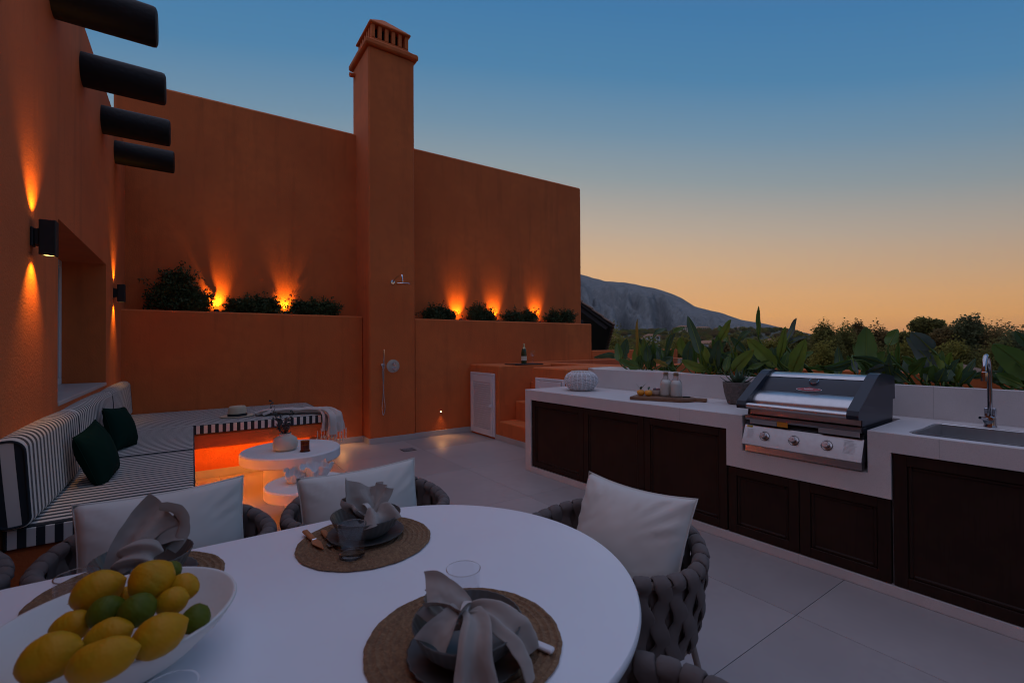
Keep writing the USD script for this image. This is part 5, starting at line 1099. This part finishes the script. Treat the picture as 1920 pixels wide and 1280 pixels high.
# ================================================================== table settings
SET = [('left', -.145, 1.735, -.12, 1.74), ('centre', .51, 1.66, .52, 1.685), ('front right', .53, .965, .505, .905)]
WHO = {'left': 'behind the fruit bowl', 'centre': 'at the middle setting with wooden knives', 'front right': 'at the nearest setting on the right'}
def mat_mesh(r):
    n = 13; prof = [(.001, .001)]
    prof_t = [(.001, .005)]
    for i in range(n):
        a, b = r * i / n, r * (i + 1) / n
        prof_t += [(a + (b - a) * .12 + .001, .0045), (a + (b - a) * .5, .0085), (a + (b - a) * .9, .0045)]
    return lathe([(.001, .0006)] + [(r - .004, .0006), (r, .004)] + prof_t[::-1], 120, lambda a: 1 + .004 * np.sin(17 * a) + .003 * np.sin(41 * a))
def napkin(label, x, y, rz, kind, sc):
    def part(n, m, *a): v, f = m; t.part(n, (v * [sc, sc, sc * (.9 if kind == 'bow' else 1)], f), *a)
    t = thing('linen_napkin', label, 'napkin', (x, y, .838), rz)      # origin: the centre of the bowl at its rim height
    if kind == 'bow':
        part('cloth', mv(cat(
            fan([(.0, .0, .012), (-.035, .01, .035), (-.075, .015, .052), (-.105, .012, .050)], (0, 1, .2), (0, 1, .5), .045, .10, 1.2, .006, .010, .4, curl=.38),
            fan([(-.10, .0, .05), (-.075, .0, .02), (-.04, -.005, .0), (.0, .0, .005)], (0, 1, -.1), (0, 1, 0), .09, .045, 1.2, .010, .006, 1.2, curl=.3),
            fan([(.0, .0, .016), (.04, .0, .034), (.085, -.008, .022), (.135, -.015, -.022), (.155, -.015, -.072)], (0, 1, .2), (0, 1, 0), .05, .19, 1.9, .008, .015, 2.0),
            fan([(.0, -.012, .020), (.028, -.045, .040), (.046, -.098, .024), (.052, -.138, -.036), (.050, -.15, -.076)], (1, .4, 0), (1, .5, 0), .04, .10, 1.3, .008, .012, .9),
            fan([(-.004, -.005, .016), (-.018, -.035, .032), (-.040, -.07, .018), (-.058, -.09, -.012)], (1, .2, .2), (1, -.3, 0), .03, .075, 1.0, .010, .004, 1.7, curl=-.25, pw=.6))), 'napkin_linen', True)
    elif kind == 'peak':
        part('cloth', cat(
            fan([(-.06, -.03, -.03), (-.03, -.01, .04), (.02, .02, .10), (.06, .03, .135)], (1, -.5, 0), (1, -.2, 0), .07, .15, 1.2, .012, .016, .4, curl=.2),
            fan([(.06, .025, .133), (.095, .01, .10), (.085, .0, .045), (.06, -.02, .01)], (.6, -1, 0), (.6, -1, 0), .14, .07, 1.3, .012, .010, 1.9, curl=.15),
            fan([(-.02, -.06, -.02), (-.05, -.085, .025), (-.02, -.10, .045), (.05, -.105, .02)], (0, .6, .8), (0, .3, 1), .06, .085, 1.8, .012, .014, .2, curl=.35),
            fan([(.0, -.03, .02), (.05, -.02, .045), (.11, -.01, .06)], (0, 1, .3), (0, 1, .6), .05, .09, 1.1, .006, .012, 2.4)), 'napkin_linen', True)
    else:
        part('cloth', cat(
            fan([(.0, .0, -.03), (-.01, .015, .03), (-.02, .03, .085), (-.01, .04, .115)], (1, 0, 0), (1, .1, .1), .08, .13, 1.1, .012, .018, .4, curl=.2, pw=.7),
            fan([(.01, .0, -.03), (.05, .02, .02), (.085, .03, .06), (.095, .03, .085)], (.3, 1, 0), (.2, 1, .2), .07, .12, 1.4, .012, .02, 1.4, curl=.3),
            fan([(-.02, .0, -.03), (-.06, .01, .015), (-.09, .0, .05), (-.088, -.005, .066)], (.2, 1, .2), (0, 1, .3), .07, .11, 1.4, .012, .016, 2.2, curl=.35),
            fan([(.0, -.02, .0), (.0, -.05, .028), (.0, -.08, .018), (.0, -.105, -.012)], (1, 0, 0), (1, 0, .1), .06, .15, 1.4, .012, .018, .2),
            fan([(.0, .04, -.02), (.02, .07, .03), (.03, .09, .075)], (1, 0, 0), (1, .2, .2), .07, .11, 1.2, .012, .014, 3.0, curl=.3)), 'napkin_linen', True)
    if kind != 'peak':
        a = np.linspace(0, 2 * np.pi, 25)
        part('ring', tube(np.stack([np.zeros(25) - .004, .030 * np.cos(a), .018 + .022 * np.sin(a)], -1), None, 8, False, flat=(np.full(25, .010), np.full(25, .0025)), side=(1, 0, 0)), 'napkin_ring', True)
for k, (pos_, mx_, my_, bx_, by_) in enumerate(SET):
    mt = thing('woven_placemat', 'round braided seagrass placemat ' + WHO[pos_], 'placemat', (mx_, my_, TZ + .0008), k * 1.1)
    mt.part('mat', mat_mesh(.23), 'seagrass', 50)
    pl_ = thing('dark_plate', 'dark grey scalloped plate under the bowl ' + WHO[pos_], 'plate', (bx_, by_, TZ + .0098), k * .7)
    pl_.part('plate', lathe([(.001, 0), (.085, 0), (.128, .012), (.134, .016), (.130, .017), (.085, .005), (.001, .004)], 96, lambda a: 1 + .012 * np.cos(26 * a)), 'dark_glaze', True)
    bo = thing('fluted_bowl', 'dark grey fluted bowl holding a napkin ' + WHO[pos_], 'bowl', (bx_, by_, TZ + .0152), k * .4)
    fl_ = lambda a: 1 + .014 * np.abs(np.cos(18 * a)) - .007
    bo.part('bowl', lathe([(.001, .002), (.05, .002), (.06, .0), (.075, .008), (.104, .035), (.121, .071), (.1225, .075), (.119, .075), (.100, .038), (.072, .013), (.001, .009)], 144, fl_), 'dark_ceramic', True)
napkin('folded linen napkin rising to a tall peak behind the fruit bowl', -.12, 1.74, -.1, 'peak', .88)
napkin('folded linen napkin blooming upright in the middle bowl', .52, 1.685, .3, 'rose', .94)
napkin('ringed linen napkin draped over the rim of the nearest bowl', .505, .905, -.75, 'bow', .93)
def tumbler(label, x, y, z, h=.105):
    t = thing('glass_tumbler', label, 'glass', (x, y, z), 0, None)
    fl_ = lambda a: 1 + .018 * np.abs(np.cos(14 * a))
    t.part('wall', lathe([(.0405, .004), (.042, .03), (.0447, h * .72)], 112, fl_), 'tumbler_glass', True)
    t.part('upper_wall', lathe([(.0447, h * .72), (.0462, h)], 60), 'tumbler_glass', True)
    t.part('inner_wall', lathe([(.043, h), (.042, h * .6), (.039, .018), (.001, .016)], 60), 'tumbler_glass', True)
    t.part('rim', lathe([(.0462, h - .001), (.0460, h + .001), (.0446, h + .0016), (.043, h)], 60), 'glass_rim', True)
    t.part('base', lathe([(.001, .001), (.037, .001), (.0403, .004), (.0403, .010), (.001, .011)], 60), 'glass_base', True)
MAT['glass_rim'] = usdkit.material(stage, '/World/Looks/glass_rim', {'p': ('principled_bsdf', dict(base_color=(.9, .92, .93), roughness=.08, transmission_weight=1.0, ior=1.45))}, surface='p.BSDF')
MAT['glass_base'] = MAT['glass_rim']
tumbler('ribbed glass tumbler on the middle placemat', .43, 1.545, TZ + .0092)
tumbler('ribbed glass tumbler standing on bare table behind the nearest setting', .592, 1.083, TZ + .001)
tumbler('ribbed glass tumbler on the left placemat behind the lemons', -.245, 1.62, TZ + .0092)
tumbler('ribbed glass tumbler in the foreground in front of fruit bowl', -.035, 1.005, TZ + .001)

def knife(label, x, y, rz, blade_poly, hl, m_blade='brushed_steel', m_handle='knife_wood'):
    t = thing('cheese_knife', label, 'knife', (x, y, TZ + .0105), rz)
    t.part('handle', rbox(-hl, 0, -.010, .010, 0, .011, .005, 8), m_handle, 40)
    t.part('collar', bx(.0005, .008, -.009, .009, .001, .010, .002), 'chrome', False)
    if blade_poly is not None:
        p = extr(Polygon(blade_poly), .003); p.apply_translation((.0082, 0, .004)); t.part('blade', p, m_blade, False)
knife('wooden handled cheese knife with pointed blade on the middle placemat', .352, 1.745, math.atan2(1.60 - 1.745, .368 - .352), [(0, -.010), (.03, -.017), (.10, .0), (.03, .014), (0, .009)], .10, 'knife_wood')
knife('wooden handled cheese spreader with steel blade on the middle placemat', .398, 1.735, math.atan2(1.60 - 1.735, .400 - .398), [(0, -.006), (.03, -.006), (.055, -.02), (.075, -.016), (.075, .016), (.055, .02), (.03, .006), (0, .006)], .07)
t = thing('butter_knife', 'pale handled knife end poking from under the draped napkin', 'knife', (.655, .815, TZ + .0105), -1.2)
t.part('handle', rbox(-.10, .02, -.010, .010, 0, .011, .005, 10), 'white_lacquer', 40)

# ================================================================== fruit bowl
fb = thing('fruit_bowl', 'large white bowl of lemons and limes in the foreground', 'bowl', (-.13, 1.30, TZ + .001))
fb.part('bowl', lathe([(.001, .0), (.085, .0), (.09, .006), (.15, .045), (.205, .098), (.2185, .119), (.216, .124), (.209, .122), (.195, .105), (.14, .055), (.08, .02), (.001, .016)], 90, lambda a: 1 + .006 * np.sin(2 * a) + .004 * np.sin(5 * a)), 'bowl_white', True)
def lemon_mesh(L, D, seed, tip=1.0):
    x = np.linspace(-1, 1, 44)
    body = D / 2 * np.sqrt(np.clip(1 - np.abs(x / .93) ** 2.1, 0, 1))
    nip = lambda c, hw, h: h * np.sqrt(np.clip(1 - ((x - c) / hw) ** 2, 0, 1))
    n1 = nip(.84, .16, .15 * D * tip); n2 = nip(-.86, .10, .08 * D * tip)
    k = .004; r_ = k * np.log(np.exp(body / k) + np.exp(n1 / k) + np.exp(n2 / k)) - k * math.log(3)
    r_ = np.maximum(r_, 1e-4); r_[0] = r_[-1] = 1e-4
    v, f = lathe(np.stack([r_, x * L / 2], 1), 36)
    g = np.random.default_rng(seed + 900); ben = g.normal() * .06
    v[:, 0] += ben * L * (v[:, 2] / L * 2) ** 2
    d = v / (np.linalg.norm(v, axis=1, keepdims=True) + 1e-9)
    n_ = meshkit.fbm(v * 26 + seed * 7, 3, seed) - .5; n2_ = meshkit.noise(v * 260 + seed, seed) - .5
    return v + d * (n_ * .007 + n2_ * .0012)[:, None], f
SZ = 1 / FPX
FR = [ # px, py, z, length px, width px, angle, kind, label
 (183, 1107, .925, 98, 73, 38, 'l', 'lemon at the back left on top of the pile'), (284, 1088, .935, 86, 76, 75, 'l', 'big round lemon at the very top of the pile'), (343, 1101, .905, 66, 52, -12, 'g', 'lemon with greenish tip at the back right'),
 (322, 1127, .898, 70, 52, 20, 'l', 'lemon half hidden right of the two middle limes'), (134, 1174, .888, 78, 60, 20, 'l', 'lemon at left below the back left lemon'), (204, 1192, .888, 92, 66, 30, 'l', 'lemon in the middle of the front row, mostly hidden'),
 (297, 1192, .898, 108, 78, 42, 'l', 'large lemon with pointed tip at the right of the pile'), (93, 1232, .892, 116, 88, 30, 'l', 'large lemon at the front left of the bowl'), (190, 1238, .905, 136, 80, 26, 'l', 'longest lemon lying at the front with pointed tip'), (240, 1119, .888, 50, 44, 0, 'l', 'small lemon hidden between the two top lemons'),
 (199, 1147, .908, 66, 62, 10, 'm', 'left lime in the middle of the pile'), (258, 1143, .912, 66, 63, 40, 'm', 'right lime in the middle of the pile'), (367, 1160, .882, 58, 53, 70, 'm', 'lime at the right against the bowl rim'), (320, 1070, .905, 46, 40, 0, 'm', 'lime peeping out behind the topmost lemon'),
]
for k, (px, py, z, L, D, an, kd, lb) in enumerate(FR):
    c = atz(px, py, z); w_ = np.dot(c - EYEP, fw); a = math.radians(an)
    ax = rt * math.cos(a) + (fw * .75 + np.array([0, 0, .45])) * math.sin(a); ax /= np.linalg.norm(ax)
    h_ = np.cross([.3, .2, 1.0], ax); h_ /= np.linalg.norm(h_); R = np.stack([h_, np.cross(ax, h_), ax], 1)
    t = thing('lime' if kd == 'm' else 'lemon', lb, 'lime' if kd == 'm' else 'lemon', tuple(c), tilt=R)
    t.part('peel', lemon_mesh(L * w_ / FPX * (.90 if kd != 'm' else .98), D * w_ / FPX * 1.06, k, .12 if kd == 'm' else 1.0), 'lime' if kd == 'm' else 'lemon', True)
# ================================================================== the evening air
MAT['evening_haze'] = usdkit.material(stage, '/World/Looks/evening_haze', {'v': ('principled_volume', dict(color=(.80, .84, .92), density=3.5e-5, anisotropy=.3))}, volume='v.volume')
hz_ = usdkit.mesh(stage, '/World/haze', bx(-7060, 7060, -7060, 7060, -16, 900, .5), MAT['evening_haze'], False)
tag(hz_.GetPrim(), 'thin evening haze over the valley', 'haze', None, 'stuff')
